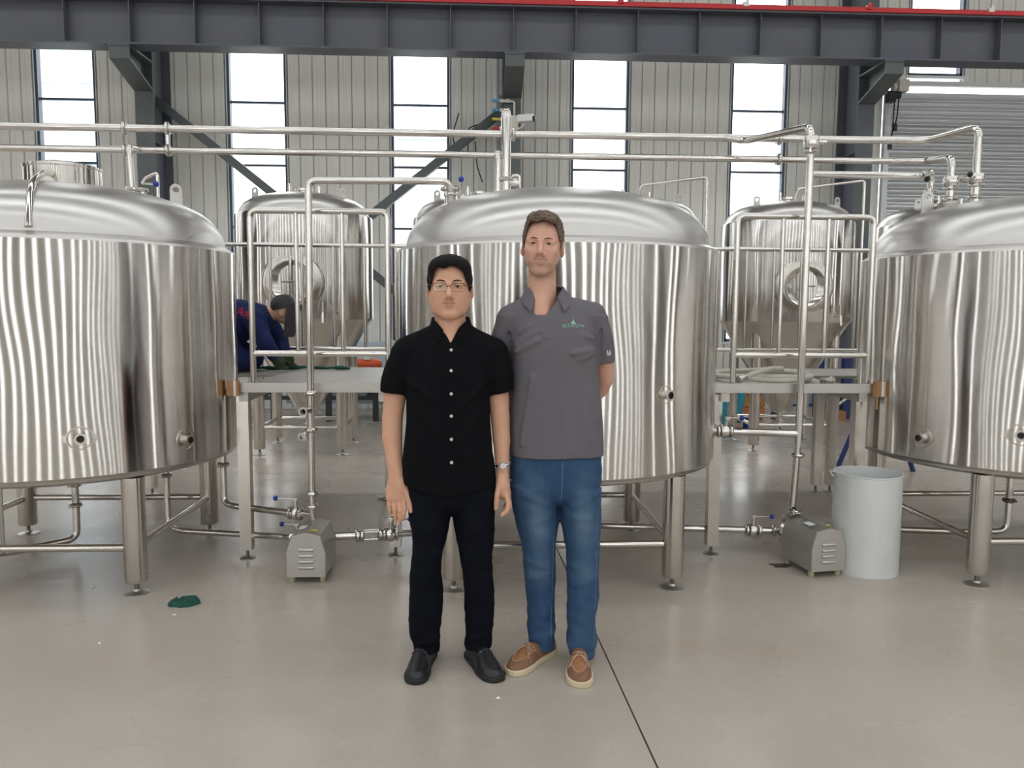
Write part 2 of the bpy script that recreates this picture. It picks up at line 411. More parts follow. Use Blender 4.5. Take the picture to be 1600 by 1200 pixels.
def brace(p, q, lab):
    p, q = Vector(p), Vector(q); d = (q-p).normalized(); n = Vector((-d.z,0,d.x))
    mb = MB()
    for off, th, dp in ((0, .11, .012),):
        a = [p+n*th/2, p-n*th/2, q-n*th/2, q+n*th/2]
        mb.add([v+Vector((0,-.006,0)) for v in a]+[v+Vector((0,.006,0)) for v in a], [(0,1,2,3),(7,6,5,4),(0,4,5,1),(1,5,6,2),(2,6,7,3),(3,7,4,0)])
        a = [p+n*th/2, p+n*(th/2-.012), q+n*(th/2-.012), q+n*th/2]
        mb.add([v for v in a]+[v+Vector((0,.1,0)) for v in a], [(0,1,2,3),(7,6,5,4),(0,4,5,1),(1,5,6,2),(2,6,7,3),(3,7,4,0)])
    return tag(obj('cross_brace', mb, 'column'), lab, 'brace', 'wall cross braces')
brace((-4.32,11.05,4.23),(.40,11.05,.48), 'dark diagonal brace running down right from the left column')
brace((.52,11.15,4.32),(-4.2,11.15,.58), 'dark diagonal brace running down left from the middle column')

cbm = thing('crane_beam', 'slate grey crane runway beam across the top of the hall', 'beam', (0,10.1,4.6))
obj('web', MB().span((HX0+.1,10.09,4.61),(HX1-.1,10.11,5.12)), 'beam', cbm)
obj('bottom_flange', MB().span((HX0+.1,9.96,4.592),(HX1-.1,10.24,4.612)), 'beam', cbm)
obj('top_flange', MB().span((HX0+.1,9.94,5.12),(HX1-.1,10.26,5.14)), 'beam', cbm)
obj('crane_rail', MB().prism([(10.05,5.14),(10.15,5.14),(10.12,5.2),(10.08,5.2)], HX0+.1, HX1-.1, 'yz'), 'bolt', cbm)
for k in range(-7, 12):
    x = .445+k*.767 if True else 0
    obj('stiffener', MB().span((x-.005,9.97,4.612),(x+.005,10.09,5.12)), 'beam', cbm)
cr = thing('conductor_rail', 'red conductor rail running along the crane beam', 'rail', (0,9.95,5.15))
obj('rail', MB().span((HX0+.1,9.92,5.145),(HX1-.1,9.955,5.20)), 'red', cr)
for k in range(-4, 6):
    x = .2+k*1.55; obj('clip', MB().box((x,9.93,5.20),(.07,.05,.05)).box((x+.02,9.93,5.235),(.03,.02,.04)), 'red' if k % 2 else 'white', cr)
for k, (xa, xb) in enumerate(((5.16,5.24),(5.66,5.73))):
    tag(obj('rain_pipe', MB().tube([(xa+.04,11.4,0),(xa+.04,11.4,7.9)], .04, 12), 'reveal'), ('pale vertical rain pipe left of the dark shutter column','pale vertical rain pipe between column and roller shutter')[k], 'pipe', 'rain pipes by the shutter')

# camera and wiring at the middle column
tag(obj('conduit_pipe', MB().tube([(.268,11.36,0),(.268,11.36,7.8)], .035, 12), 'reveal'), 'pale conduit pipe running up beside the middle column', 'pipe')
sc_ = thing('security_camera', 'small white security camera on an arm by the middle column', 'camera', (.56,10.5,3.82))
obj('camera_body', MB().box((.63,10.42,3.91),(.20,.09,.085), -.35), 'white', sc_)
obj('lens_hood', MB().cyl((.72,10.39,3.90),(.755,10.375,3.90),.036), 'black', sc_)
obj('arm', MB().tube([(.50,10.6,3.80),(.58,10.5,3.81),(.62,10.45,3.86)], .016, 8), 'white', sc_)
jb = thing('junction_box', 'cream junction box with bent white conduit on the middle column', 'box', (.49,10.6,3.8))
obj('box_body', MB().box((.49,10.6,3.90),(.10,.07,.16), .1), 'cream', jb)
obj('conduit', MB().tube(bend([(.49,10.62,3.98),(.49,10.62,4.17),(.36,10.62,4.17)], .03), .014, 8), 'white', jb)
ir = thing('insulator_rack', 'row of white insulators with coloured ties beside the middle column', 'insulators', (.38,10.6,3.7))
obj('rack_bar', MB().span((.30,10.64,3.72),(.325,10.66,4.25)), 'column', ir)
for k in range(4):
    z = 4.17-k*.117
    obj('insulator', MB().lathe([(0,0),(.022,0),(.022,.05),(.016,.055),(.016,.075),(.024,.08),(.024,.13),(0,.13)], (.30,10.60,z), (1,0,0), 12), 'white', ir)
    obj('tie', MB().cyl((.20,10.60,z),(.29,10.60,z),.018), ('lblue','lblue','yellow','red')[k], ir)
for k, pts in enumerate((((-.28,11.2,3.6),(-.34,11.2,3.85),(-.25,11.2,4.15)), ((-.12,11.2,3.62),(-.13,11.2,3.95),(.02,11.2,4.0)), ((.08,11.1,3.2),(.0,11.1,3.42),(-.02,11.1,3.75)))):
    tag(obj('loose_cable', MB().tube(bend(pts,.1), .009, 6), 'black'), ('leftmost thin black cable hanging on the wall near the brace','thin black cable with a hook bend left of the conduit pipe','thin black cable running behind the diagonal brace')[k], 'cable', 'loose cables')

# outside: paved yard and pale building seen through the left windows
obj('yard_ground', MB().span((-60,-50,-.42),(60,70,-.3)), 'asphalt', None, kind='structure')
for (bx, by, w, d, h, m, lab) in ((-13.5,27,6.6,6,9.6,'facade','pale blue building outside the left windows'),(-1.2,30,3.0,5,7.2,'facade2','pale grey building outside the middle window'),(14,34,9,5,5.0,'facade2','low pale building outside the right window')):
    b = thing('yard_building', lab, 'building', (bx,by,-.3), 'buildings in the yard')
    obj('wall', MB().span((bx-w/2,by-d/2,-.3),(bx+w/2,by+d/2,h)), m, b)
    obj('roof', MB().span((bx-w/2-.2,by-d/2-.2,h),(bx+w/2+.2,by+d/2+.2,h+.25)), m, b)
    for i in range(int(w/1.6)):
        for j in range(int(h/2.4)):
            x = bx-w/2+.9+i*1.6; z = 1.0+j*2.3
            obj('window', MB().span((x-.40,by-d/2-.03,z),(x+.45,by-d/2+.01,z+1.2)), 'facadeglass', b)
# ================================================================== TANKS
TY, TR = 4.52, .90
def ang(a): return Vector((math.cos(R_(a)), math.sin(R_(a)), 0))
def clamp(mb, p, axis, r, nut=True):
    mb.lathe([(r*.98,-.014),(r*1.55,-.011),(r*1.85,-.004),(r*1.85,.004),(r*1.55,.011),(r*.98,.014)], p, axis, 16)
    if nut:
        x, y, d = frame_of(axis); q = Vector(p)+x*r*2.0
        mb.cyl(q-y*.012, q+y*.02, .006, 8).cyl(q-y*.02-d*.012, q-y*.02+d*.012, .005, 6)
    return mb
def clamps(root, lst, m='steel'):
    for a in lst: obj('clamp', clamp(MB(), *a), m, root)
def valve(root, p, axis, stem, lever, r=.02, L=.11):
    """butterfly valve: body with two clamps, stem, lever with blue ball"""
    p, axis, stem, lever = Vector(p), Vector(axis).normalized(), Vector(stem).normalized(), Vector(lever).normalized()
    vb = MB().lathe([(0,-.022),(r*1.7,-.022),(r*1.95,-.012),(r*1.95,.012),(r*1.7,.022),(0,.022)], p, axis, 18)
    vb.cyl(p+stem*r*1.6, p+stem*(r*1.9+.04), .011, 10)
    v = obj('valve', vb, 'steel', root)
    q = p+stem*(r*1.9+.045)
    obj('lever', MB().tube([q, q+lever*L], .0042, 8).box(q, (.022,.022,.016)), 'steel', v)
    obj('knob', MB().ball(q+lever*(L+.01), .0145), 'blue', v)
    clamps(root, [(p+axis*s*.036, axis, r) for s in (-1, 1)])
def nozzle(root, d, p, R=.077):
    n = obj('nozzle', MB().lathe([(R,-.0075),(R*.95,-.001),(R*.74,.0005),(R*.72,.0035),(R*.67,.0035),(R*.64,.0005),(.021,.0005),(.021,.028),(.027,.030),(.027,.038),(.018,.038),(.018,.018),(0,.018)], p, d, 32), 'leg', root)
    obj('bore_shade', MB().lathe([(0,0),(.0165,0),(.0165,.0015),(0,.0015)], Vector(p)+d*.021, d, 20), 'nozzle_shade', n)  # black disc in the steel stub, shade of the hole put in as colour
def lug(root, p, d, h=.075, name='lifting_lug', m='sheet'):
    d = Vector(d).normalized(); t = Vector((-d.y, d.x, 0)); z = Vector((0,0,1)); p = Vector(p)
    n = 14; out = [(-.034,-.02),(.034,-.02)]+[(.034*math.cos(a), h-.034+.034*math.sin(a)) for a in [math.pi*k/8 for k in range(9)]]
    hole = [(.016*math.cos(2*math.pi*k/len(out)-2.2), h-.036+.016*math.sin(2*math.pi*k/len(out)-2.2)) for k in range(len(out))]
    k = len(out); vs = []
    for off in (-.006, .006):
        for (u, w) in out: vs.append(p+t*u+z*w+d*off)
        for (u, w) in hole: vs.append(p+t*u+z*w+d*off)
    fs = []
    for i in range(k):
        j = (i+1) % k
        fs += [(i,j,k+j,k+i), (2*k+i,3*k+i,3*k+j,2*k+j), (i,2*k+i,2*k+j,j), (k+i,k+j,3*k+j,3*k+i)]
    return obj(name, MB().add(vs, fs), m, root)
def leg(root, x, y, z1, r=.056, z0=.062):
    l = obj('leg', MB().lathe([(0,z0),(r*.93,z0),(r,z0+.012),(r,z1),(0,z1)], (x,y,0), (0,0,1), 28), 'leg', root)
    obj('foot_screw', MB().cyl((x,y,.012),(x,y,z0+.002),.011,10), 'bolt', l)
    obj('foot_plate', MB().lathe([(0,0),(.062,0),(.062,.005),(.022,.014),(.018,.024),(0,.024)], (x,y,0), (0,0,1), 24), 'sheet', l)
def tank(x, label):
    c = Vector((x, TY, 0)); t = thing('brewing_tank', label, 'tank', c, 'front row brewing tanks')
    n = 128
    obj('shell', MB().lathe([(TR-.012,.632),(TR,.645),(TR,.9),(TR,1.2),(TR,1.5),(TR,1.752)], c, (0,0,1), n), 'tank', t)
    obj('shoulder_ring', MB().lathe([(TR,1.752),(TR-.004,1.764),(TR-.045,1.786),(TR-.052,1.79)], c, (0,0,1), n), 'dome', t)
    obj('dome', MB().lathe([(.850,1.786),(.846,1.815),(.832,1.86),(.808,1.90),(.775,1.94),(.73,1.975),(.66,2.01),(.56,2.043),(.43,2.072),(.28,2.092),(.14,2.102),(0,2.105)], c, (0,0,1), n), 'dome', t, angle=60)
    obj('bottom_ring', MB().lathe([(TR-.012,.632),(TR-.02,.618),(TR-.05,.606),(TR-.09,.602)], c, (0,0,1), n), 'dome', t)
    obj('bottom_dish', MB().lathe([(TR-.05,.61),(TR-.12,.588),(.6,.555),(.35,.525),(.1,.51),(0,.51)], c, (0,0,1), 64), 'leg', t)
    for sx in (-1, 1):
        for y in (3.965, 5.06): leg(t, x+sx*.57, y, .60)
    for (p, q) in (((-.57,3.965),(.57,3.965)),((-.57,5.06),(.57,5.06)),((-.57,3.965),(-.57,5.06)),((.57,3.965),(.57,5.06))):
        z = .235 if p[1] == q[1] else .235
        obj('brace', MB().tube([(x+p[0],p[1],z),(x+q[0],q[1],z)], .0195, 14), 'steel', t)
    return t
def dome_z(r): return float(np.interp(r, [0,.14,.28,.43,.56,.66,.73,.775,.808,.832,.85], [2.105,2.102,2.092,2.072,2.043,2.01,1.975,1.94,1.90,1.86,1.79]))
XL, XC, XR = -2.29, .455, 3.235
# --- left tank
tl = tank(XL, 'large steel tank on the left with a manway ring on its dome')
for a, z in ((-61,.831),(-28.5,.766)): nozzle(tl, ang(a), Vector((XL,TY,z))+ang(a)*(TR-.002))
mw = obj('manway_ring', MB().lathe([(.188,2.04),(.19,2.06),(.19,2.19),(.194,2.195),(.194,2.205),(.175,2.205),(.172,2.10),(0,2.09)], (XL+.02,TY,0), (0,0,1), 48), 'leg', tl)
obj('manway_lid', MB().lathe([(.18,2.205),(.17,2.215),(.10,2.23),(0,2.235)], (XL+.02,TY,0), (0,0,1), 48), 'dome', mw)
pts = []
for k in range(9):
    t = k/8; rr = .20+.655*t; a = ang(-74+2*t); pts.append(Vector((XL,TY,dome_z(rr)+.014+.03*(1-t)))+a*rr)
obj('vent_tube', MB().tube(pts, .017, 10), 'steel', tl)
lug(tl, (XL+.50,TY+.34,dome_z(.605)), ang(-60), .15)
lug(tl, (XL-.50,TY+.38,dome_z(.63)), ang(143), .10)
# top fitting of the left tank
tf = MB(); p = Vector((-2.10,5.0,dome_z(.52)+.055))
tf.cyl(p-Vector((0,0,.08)), p+Vector((0,0,.05)), .03, 16).cyl(p+Vector((.05,.02,-.09)), p+Vector((.05,.02,.05)), .022, 14).cyl(p+Vector((-.055,.02,-.09)), p+Vector((-.055,.02,.04)), .02, 14)
clamp(tf, p+Vector((0,0,.055)), (0,0,1), .024); clamp(tf, p+Vector((.05,.02,.055)), (0,0,1), .018); clamp(tf, p+Vector((-.055,.02,.045)), (0,0,1), .017)
obj('dome_fitting', tf, 'steel', tl)
obj('vent_loop', MB().tube(bend([(-2.05,5.02,2.20),(-2.03,5.02,2.235),(-1.95,5.0,2.265),(-1.95,5.0,2.03)], .02), .010, 10).tube([(-2.05,5.02,2.20),(-1.95,5.0,2.195)], .007, 8), 'steel', tl)
obj('knob', MB().ball((-1.955,4.985,2.195), .018), 'blue', tl)
# underside outlets of the left tank
for (dx, dy) in ((-.26,-.1),(.1,.02),(-.5,.2)):
    obj('bottom_outlet', MB().lathe([(0,-.085),(.022,-.085),(.022,0),(0,0)], (XL+dx,TY+dy,.55), (0,0,1), 16).lathe([(.022,-.05),(.03,-.05),(.03,-.04),(.022,-.04)], (XL+dx,TY+dy,.55), (0,0,1), 16), 'steel', tl)
obj('drain_pipe', MB().tube(bend([(-2.325,4.6,.53),(-2.325,4.6,.10),(-2.55,4.35,.10),(-3.6,3.9,.10)], .06), .02, 14), 'steel', tl)
clamps(tl, [((-2.325,4.6,.42), (0,0,1), .02), ((-2.325,4.6,.30), (0,0,1), .02)], 'steel')
obj('drain_bar', MB().tube([(-2.57,4.3,.56),(-2.57,4.3,.10),(-2.57,3.965,.235)], .011, 10), 'sheet', tl)
# --- centre tank
tc_ = tank(XC, 'large steel tank in the middle, behind the two standing men')
nozzle(tc_, ang(-59.3), Vector((XC,TY,1.038))+ang(-59.3)*(TR-.002), .06)
lug(tc_, (XC+.56,TY+.36,dome_z(.666)), ang(-80), .13)
cf = MB()
for (x, y, r, h) in ((-.145,4.42,.034,.07),(-.12,4.55,.024,.05),(.13,4.92,.022,.05),(.18,4.92,.027,.05),(.02,4.95,.05,.03)):
    rr = math.hypot(x-XC, y-TY); z = dome_z(rr)
    cf.cyl((x,y,z-.04),(x,y,z+h),r,16); clamp(cf, (x,y,z+h+.005), (0,0,1), r*.9)
obj('dome_fitting', cf, 'steel', tc_)
obj('vent_loop', MB().tube(bend([(.20,4.96,2.20),(.215,4.96,2.27),(.265,4.96,2.27),(.265,4.96,2.05)], .02), .011, 10), 'steel', tc_)
obj('bottom_valve_body', MB().lathe([(0,-.03),(.04,-.03),(.04,.03),(0,.03)], (XC+.33,TY+.25,.50), (1,0,0), 18).cyl((XC+.33,TY+.25,.5),(XC+.33,TY+.25,.56),.02), 'steel', tc_)
# --- right tank
tr_ = tank(XR, 'large steel tank on the right, cut by the picture edge')
for a, z in ((-154.5,.764),(-124.7,.834)): nozzle(tr_, ang(a), Vector((XR,TY,z))+ang(a)*(TR-.002))
lg = lug(tr_, (2.80,4.86,dome_z(.55)), ang(-100), .15); lg['label'] = 'dull plate lug'
rf_ = MB()
for (x, y, r, h) in ((2.838,4.9,.026,.09),(2.968,4.9,.026,.09),(3.13,4.9,.026,.09),(2.90,4.85,.03,.03),(3.05,4.92,.02,.04)):
    z = dome_z(math.hypot(x-XR, y-TY)); rf_.cyl((x,y,z-.04),(x,y,z+h),r,16); clamp(rf_, (x,y,z+h), (0,0,1), r)
obj('dome_fitting', rf_, 'steel', tr_)
obj('sight_port', MB().lathe([(.05,-.02),(.055,.02),(.06,.03),(.04,.045),(0,.05)], (2.86,4.74,dome_z(.44)), (0,0,1), 24), 'dome', tr_)
obj('drain_pipe', MB().tube(bend([(3.265,4.6,.53),(3.265,4.6,.105),(2.95,4.6,.105),(2.1,4.75,.105)], .07), .021, 14), 'steel', tr_)
clamps(tr_, [((3.265,4.6,.30), (0,0,1), .021)], 'bolt')

# ================================================================== FERMENTERS (rear row)
def fermenter(x, y, label, man, lugx=-.42, pipe=True):
    c = Vector((x,y,0)); t = thing('fermenter', label, 'tank', c, 'rear row fermenters'); R = .675
    obj('shell', MB().lathe([(R-.01,1.335),(R,1.35),(R,1.7),(R,2.05),(R,2.345),(R-.006,2.36),(R-.03,2.368)], c, (0,0,1), 96), 'tank', t)
    obj('dome', MB().lathe([(R-.03,2.362),(R-.05,2.42),(R-.09,2.475),(R-.17,2.525),(R-.3,2.562),(R-.45,2.582),(.1,2.592),(0,2.594)], c, (0,0,1), 72), 'dome', t, angle=60)
    obj('cone', MB().lathe([(R-.01,1.335),(R-.035,1.31),(.115,.42),(.10,.385),(.10,.365),(0,.365)], c, (0,0,1), 72), 'leg', t, angle=60)
    obj('outlet', MB().cyl(c+Vector((0,0,.27)), c+Vector((0,0,.37)), .03, 16).lathe([(0,0),(.055,0),(.055,.014),(0,.014)], c+Vector((0,0,.27)), (0,0,1), 20), 'steel', t)
    for sx in (-1, 1):
        for sy in (-1, 1): leg(t, x+sx*.405, y+sy*.35, 1.30, .055)
    for a, b in (((-1,-1),(1,-1)),((-1,1),(1,1)),((-1,-1),(-1,1)),((1,-1),(1,1))):
        obj('brace', MB().tube([(x+a[0]*.405,y+a[1]*.35,.27),(x+b[0]*.405,y+b[1]*.35,.27)], .02, 12), 'steel', t)
    d = ang(man); p = c+Vector((0,0,1.69))+d*(R-.045)
    m = obj('manway', MB().lathe([(.30,-.03),(.285,.015),(.26,.040),(.24,.045),(.225,.055),(.215,.06),(.20,.06),(.195,.045)], p, d, 48), 'leg', t)
    obj('manway_door', MB().lathe([(.198,.05),(.19,.062),(.15,.04),(.08,.018),(0,.01)], p, d, 48), 'steel', m)
    sd = Vector((-d.y,d.x,0))
    obj('door_bar', MB().tube([p+d*.085+Vector((0,0,-.25)), p+d*.10, p+d*.085+Vector((0,0,.25))], .014, 8).tube([p+d*.10, p+d*.16], .012, 8).tube([p+d*.16-sd*.06, p+d*.16+sd*.06], .008, 8), 'steel', m)
    lug(t, c+Vector((lugx,-.25,2.53)), ang(-110), .09); lug(t, c+Vector((-lugx,-.25,2.53)), ang(-70), .09)
    obj('top_fitting', MB().cyl(c+Vector((0,0,2.57)), c+Vector((0,0,2.64)), .06, 18).lathe([(0,0),(.09,0),(.09,.02),(0,.02)], c+Vector((0,0,2.62)), (0,0,1), 20).cyl(c+Vector((.16,-.05,2.57)), c+Vector((.16,-.05,2.66)), .022, 12).cyl(c+Vector((-.12,-.1,2.57)), c+Vector((-.12,-.1,2.68)), .018, 12), 'steel', t)
    sp = c+Vector((.30,-.60,1.40))
    obj('sample_valve', MB().tube([sp, sp+Vector((0,-.10,0)), sp+Vector((0,-.11,-.09))], .013, 10).cyl(sp+Vector((0,-.07,.0)), sp+Vector((0,-.07,.11)), .011, 8), 'steel', t)
    obj('gauge_tube', MB().tube([sp+Vector((.12,.0,.0)), sp+Vector((.12,-.10,.02)), sp+Vector((.12,-.10,.13))], .012, 8), 'steel', t)
    bv = c+Vector((-.02,-.04,.26))
    obj('bottom_valve', MB().tube(bend([c+Vector((0,0,.28)), c+Vector((0,0,.17)), c+Vector((-.03,-.16,.15))], .05), .026, 12).lathe([(.02,-.012),(.045,-.010),(.045,.010),(.02,.012)], c+Vector((-.03,-.16,.15)), (-.2,-1,0), 18).lathe([(.02,-.012),(.042,-.010),(.042,.010),(.02,.012)], c+Vector((0,0,.22)), (0,0,1), 18), 'steel', t)
    if pipe:
        obj('cip_arm', MB().tube(bend([c+Vector((.04,-.1,2.60)), c+Vector((.06,-.12,2.72)), c+Vector((.70,-.25,2.79)), c+Vector((.70,-.25,.6)), c+Vector((.45,-.42,.5))], .04), .014, 10), 'steel', t)
    return t
fermenter(-1.735, 8.15, 'steel fermenter seen between the left and middle tanks', -89, pipe=False)
fermenter(.03, 8.2, 'steel fermenter mostly hidden behind the left side of the middle tank', -90, pipe=False)
fermenter(1.62, 8.25, 'steel fermenter whose dome edge shows past the right side of the middle tank', -90)
fermenter(3.285, 8.33, 'steel fermenter seen between the middle and right tanks', -95)
fermenter(5.02, 8.4, 'steel fermenter mostly hidden behind the right tank', -90, pipe=False)

# ================================================================== PLATFORMS
def platform(label, x0, x1, rx0, rx1, posts, rear_posts):
    t = thing('work_platform', label, 'platform', ((x0+x1)/2, 4.9, 0), 'platforms between the tanks')
    obj('deck', MB().span((x0,4.46,.972),(x1,5.5,.988)).span((rx0,5.5,.972),(rx1,6.17,.988)), 'deckplate', t)
    obj('fascia', MB().span((x0,4.445,.975),(x1,4.462,1.028)), 'sheet', t)
    obj('edge_strip', MB().span((rx0,6.165,.94),(rx1,6.18,.992)), 'sheet', t)
    obj('deck_frame', MB().span((x0+.04,4.47,.92),(x0+.09,6.16,.971)).span((x1-.09,4.47,.92),(x1-.04,6.16,.971)).span((rx0,6.08,.92),(rx1,6.14,.971)), 'sheet', t)
    for (px, py) in posts+rear_posts:
        s = .033
        l = obj('leg', MB().span((px-s,py-s,.055),(px+s,py+s,.96)), 'leg', t)
        obj('foot_screw', MB().cyl((px,py,.01),(px,py,.06),.009,10), 'bolt', l)
        obj('foot_plate', MB().lathe([(0,0),(.045,0),(.045,.004),(.016,.012),(0,.02)], (px,py,0), (0,0,1), 20), 'sheet', l)
    def rail(xa, xb, y, zt, zb, nb, name, top_only=False):
        r = obj(name, MB().tube(bend([(xa,y,.988),(xa,y,zt),(xb,y,zt),(xb,y,.988)], .045), .0175, 12), 'steel', t)
        obj('bottom_rail', MB().tube([(xa,y,zb),(xb,y,zb)], .0165, 12), 'steel', r)
        for k in range(1, nb+1):
            x = xa+(xb-xa)*k/(nb+1); obj('baluster', MB().tube([(x,y,zb),(x,y,zt)], .0125, 10), 'steel', r)
        for x in (xa, xb): obj('base_flange', MB().lathe([(0,0),(.035,0),(.035,.008),(.02,.014),(0,.014)], (x,y,.988), (0,0,1), 16).cyl((x+.03,y,.988),(x+.03,y,1.012),.006,6).cyl((x-.03,y,.988),(x-.03,y,1.012),.006,6), 'bolt', r)
    rail(x0+.115, x1-.035, 4.50, 1.985, 1.19, 2, 'front_railing')
    rail(rx0+.03, rx1-.03, 6.12, 1.925, 1.14, max(2, int((rx1-rx0)/.245)), 'rear_railing')
    return t
platform('steel work platform between the left and middle tanks', -1.375, -.465, -2.55, -.35, [(-1.324,4.52),(-.474,4.56)], [(-2.51,6.12),(-.68,6.12)])
platform('steel work platform between the middle and right tanks', 1.375, 2.32, 1.20, 3.45, [(1.40,4.53),(2.262,4.53)], [(2.735,6.13),(2.85,6.13)])
for i, (x, y, lab) in enumerate(((-1.352,4.42,'brown cardboard pad taped to the left platform corner'),(2.325,4.42,'torn brown cardboard pad taped to the right platform corner'))):
    c = thing('cardboard_pad', lab, 'cardboard', (x,y,.95), 'corner pads')
    obj('pad', MB().box((x,y+.005,1.0),(.065,.03,.085)), 'cardboard', c)
    obj('tape', MB().box((x+.012,y-.011,1.0),(.012,.002,.087), .1), 'paper', c)
    if i: obj('flap', MB().box((x+.035,y+.005,.965),(.02,.02,.14), .3).box((x-.02,y-.013,.97),(.012,.004,.17), .2), 'cardboard', c)

# ================================================================== PIPEWORK
PR = .0235
# upper overhead line
u = thing('overhead_pipe', 'upper of the two long steel pipes running overhead', 'pipe', (0,5.2,2.57), 'overhead pipes')
ux = 1.83
obj('tube', MB().tube(bend([(-4.6,5.2,2.571),(2.95,5.2,2.571),(3.13,4.9,2.60),(3.13,4.9,2.05)], .07), PR, 14), 'steel', u)
obj('drop_tube', MB().tube(bend([(.18,5.2,2.571),(.18,4.92,2.66),(.18,4.92,2.05)], .06), .027, 14), 'steel', u)
clamps(u, [((x,5.2,2.571), (1,0,0), PR) for x in (-2.22,-1.955,.235,1.98)]+[((3.13,4.9,2.24), (0,0,1), PR), ((.18,4.92,2.24), (0,0,1), .027)])
obj('valve', MB().lathe([(0,-.03),(.042,-.03),(.048,-.015),(.048,.015),(.042,.03),(0,.03)], (3.13,4.9,2.28), (0,0,1), 18).cyl((3.08,4.9,2.28),(3.02,4.88,2.275),.014,10), 'steel', u)
obj('side_valve', MB().cyl((.18,4.92,2.225),(.26,4.92,2.215),.02,14).lathe([(0,-.012),(.03,-.012),(.03,.012),(0,.012)], (.235,4.92,2.218), (1,0,0), 14), 'steel', u)
# lower overhead line
l = thing('overhead_pipe', 'lower of the two long steel pipes running overhead', 'pipe', (0,5.2,2.44), 'overhead pipes')
obj('tube', MB().tube(bend([(-4.6,5.2,2.437),(2.968,5.2,2.437),(2.968,4.9,2.41),(2.968,4.9,2.05)], .06), PR-.002, 14), 'steel', l)
obj('drop_tube', MB().tube(bend([(-2.13,5.2,2.437),(-2.115,5.0,2.42),(-2.10,5.0,2.10)], .04), .018, 12), 'steel', l)
obj('drop_tube', MB().tube(bend([(.13,5.2,2.437),(.13,4.92,2.40),(.13,4.92,2.10)], .04), .020, 12), 'steel', l)
clamps(l, [((x,5.2,2.437), (1,0,0), PR-.002) for x in (-2.22,-1.955,1.98)]+[((2.968,4.9,2.22), (0,0,1), PR)])
for x in (-1.955,): obj('tie_tube', MB().tube([(x,5.2,2.437),(x,5.2,2.56)], .014, 10), 'steel', l)
obj('valve', MB().lathe([(0,-.03),(.04,-.03),(.046,-.015),(.046,.015),(.04,.03),(0,.03)], (2.968,4.9,2.26), (0,0,1), 18), 'steel', l)
obj('lever', MB().tube([(2.975,4.88,2.26),(3.05,4.84,2.29)], .005, 8), 'steel', l); obj('knob', MB().ball((3.05,4.84,2.295), .018), 'black', l)
# right riser from pump, up to the third line over the right tank
r = thing('riser_pipe', 'tall steel riser pipe from the right pump up past the platform', 'pipe', (1.88,4.38,.2))
obj('tube', MB().tube(bend([(1.835,4.52,.21),(1.838,4.42,.28),(1.85,4.40,.7),(1.855,4.40,2.30),(1.86,4.42,2.47),(1.72,5.1,2.53),(1.60,5.2,2.571)], .05), .0205, 14), 'steel', r)
obj('branch_tube', MB().tube(bend([(1.855,4.40,2.205),(2.60,4.60,2.24),(2.838,4.9,2.32),(2.838,4.9,2.05)], .07), .02, 14), 'steel', r)
obj('drain_branch', MB().tube(bend([(1.852,4.40,.745),(1.39,4.47,.75),(1.28,4.55,.75)], .03), .0195, 14), 'steel', r)
clamps(r, [((1.845,4.40,.29), (0,0,1), .02), ((1.857,4.40,2.33), (0,0,1), .0205), ((1.852,4.40,.62), (0,0,1), .0205, False), ((2.838,4.9,2.20), (0,0,1), .02)])
valve(r, (1.44,4.462,.75), (1,-.13,0), (.1,-.3,1), (1,-.1,0), .021, .07)
obj('lever', MB().tube([(2.83,4.88,2.22),(2.77,4.82,2.255)], .005, 8), 'steel', r); obj('knob', MB().ball((2.765,4.815,2.26), .018), 'black', r)
obj('sight_valve', MB().lathe([(0,-.03),(.04,-.03),(.044,-.015),(.044,.015),(.04,.03),(0,.03)], (1.857,4.40,2.38), (0,0,1), 18).cyl((1.86,4.39,2.38),(1.93,4.37,2.375),.012,10), 'steel', r)
# left riser from pump, looped over onto the middle tank
r2 = thing('riser_pipe', 'tall steel riser pipe from the left pump looping over to the middle tank', 'pipe', (-.92,4.36,.25))
obj('tube', MB().tube(bend([(-.915,4.40,.22),(-.915,4.36,.30),(-.912,4.36,1.03),(-.905,4.36,2.13),(-.145,4.36,2.135),(-.145,4.42,1.98)], .05), .0195, 14), 'steel', r2)
clamps(r2, [((-.914,4.36,.345), (0,0,1), .0195), ((-.912,4.36,.98), (0,0,1), .0195), ((-.912,4.36,.775), (0,0,1), .0195, False), ((-.914,4.36,.42), (0,0,1), .0195), ((-.145,4.40,2.07), (0,0,1), .02)])
sp = obj('sample_port', MB().lathe([(.016,0),(.016,.06),(.026,.062),(.026,.074),(.017,.074),(.017,.04),(0,.04)], (-.915,4.35,.885), (-.35,-1,0), 20).cyl((-.915,4.36,.885),(-.925,4.33,.885),.016), 'steel', r2)
obj('bore_shade', MB().lathe([(0,0),(.0165,0)], Vector((-.915,4.35,.885))+Vector((-.35,-1,0)).normalized()*.045, (-.35,-1,0), 16), 'nozzle_shade', sp)  # black disc painted as the shade inside the port
obj('knob', MB().ball((-.085,4.38,2.15), .016), 'blue', r2); obj('lever', MB().tube([(-.095,4.40,1.97),(-.085,4.38,2.14)], .004, 6).tube([(-.11,4.40,1.97),(-.10,4.39,2.07)], .004, 6), 'steel', r2)
# low branch from the left tank with a valve into the left riser
b1 = thing('branch_pipe', 'bent steel pipe from under the left tank with a blue handled valve', 'pipe', (-1.2,4.5,.28))
obj('tube', MB().tube(bend([(-1.50,4.68,.60),(-1.50,4.68,.285),(-1.40,4.60,.285),(-.92,4.37,.29)], .05), .0195, 14), 'steel', b1)
clamps(b1, [((-1.50,4.68,.52), (0,0,1), .0195)], 'steel')
valve(b1, (-1.02,4.418,.289), (.9,-.43,0), (0,0,1), (-1,.1,.02), .02, .105)
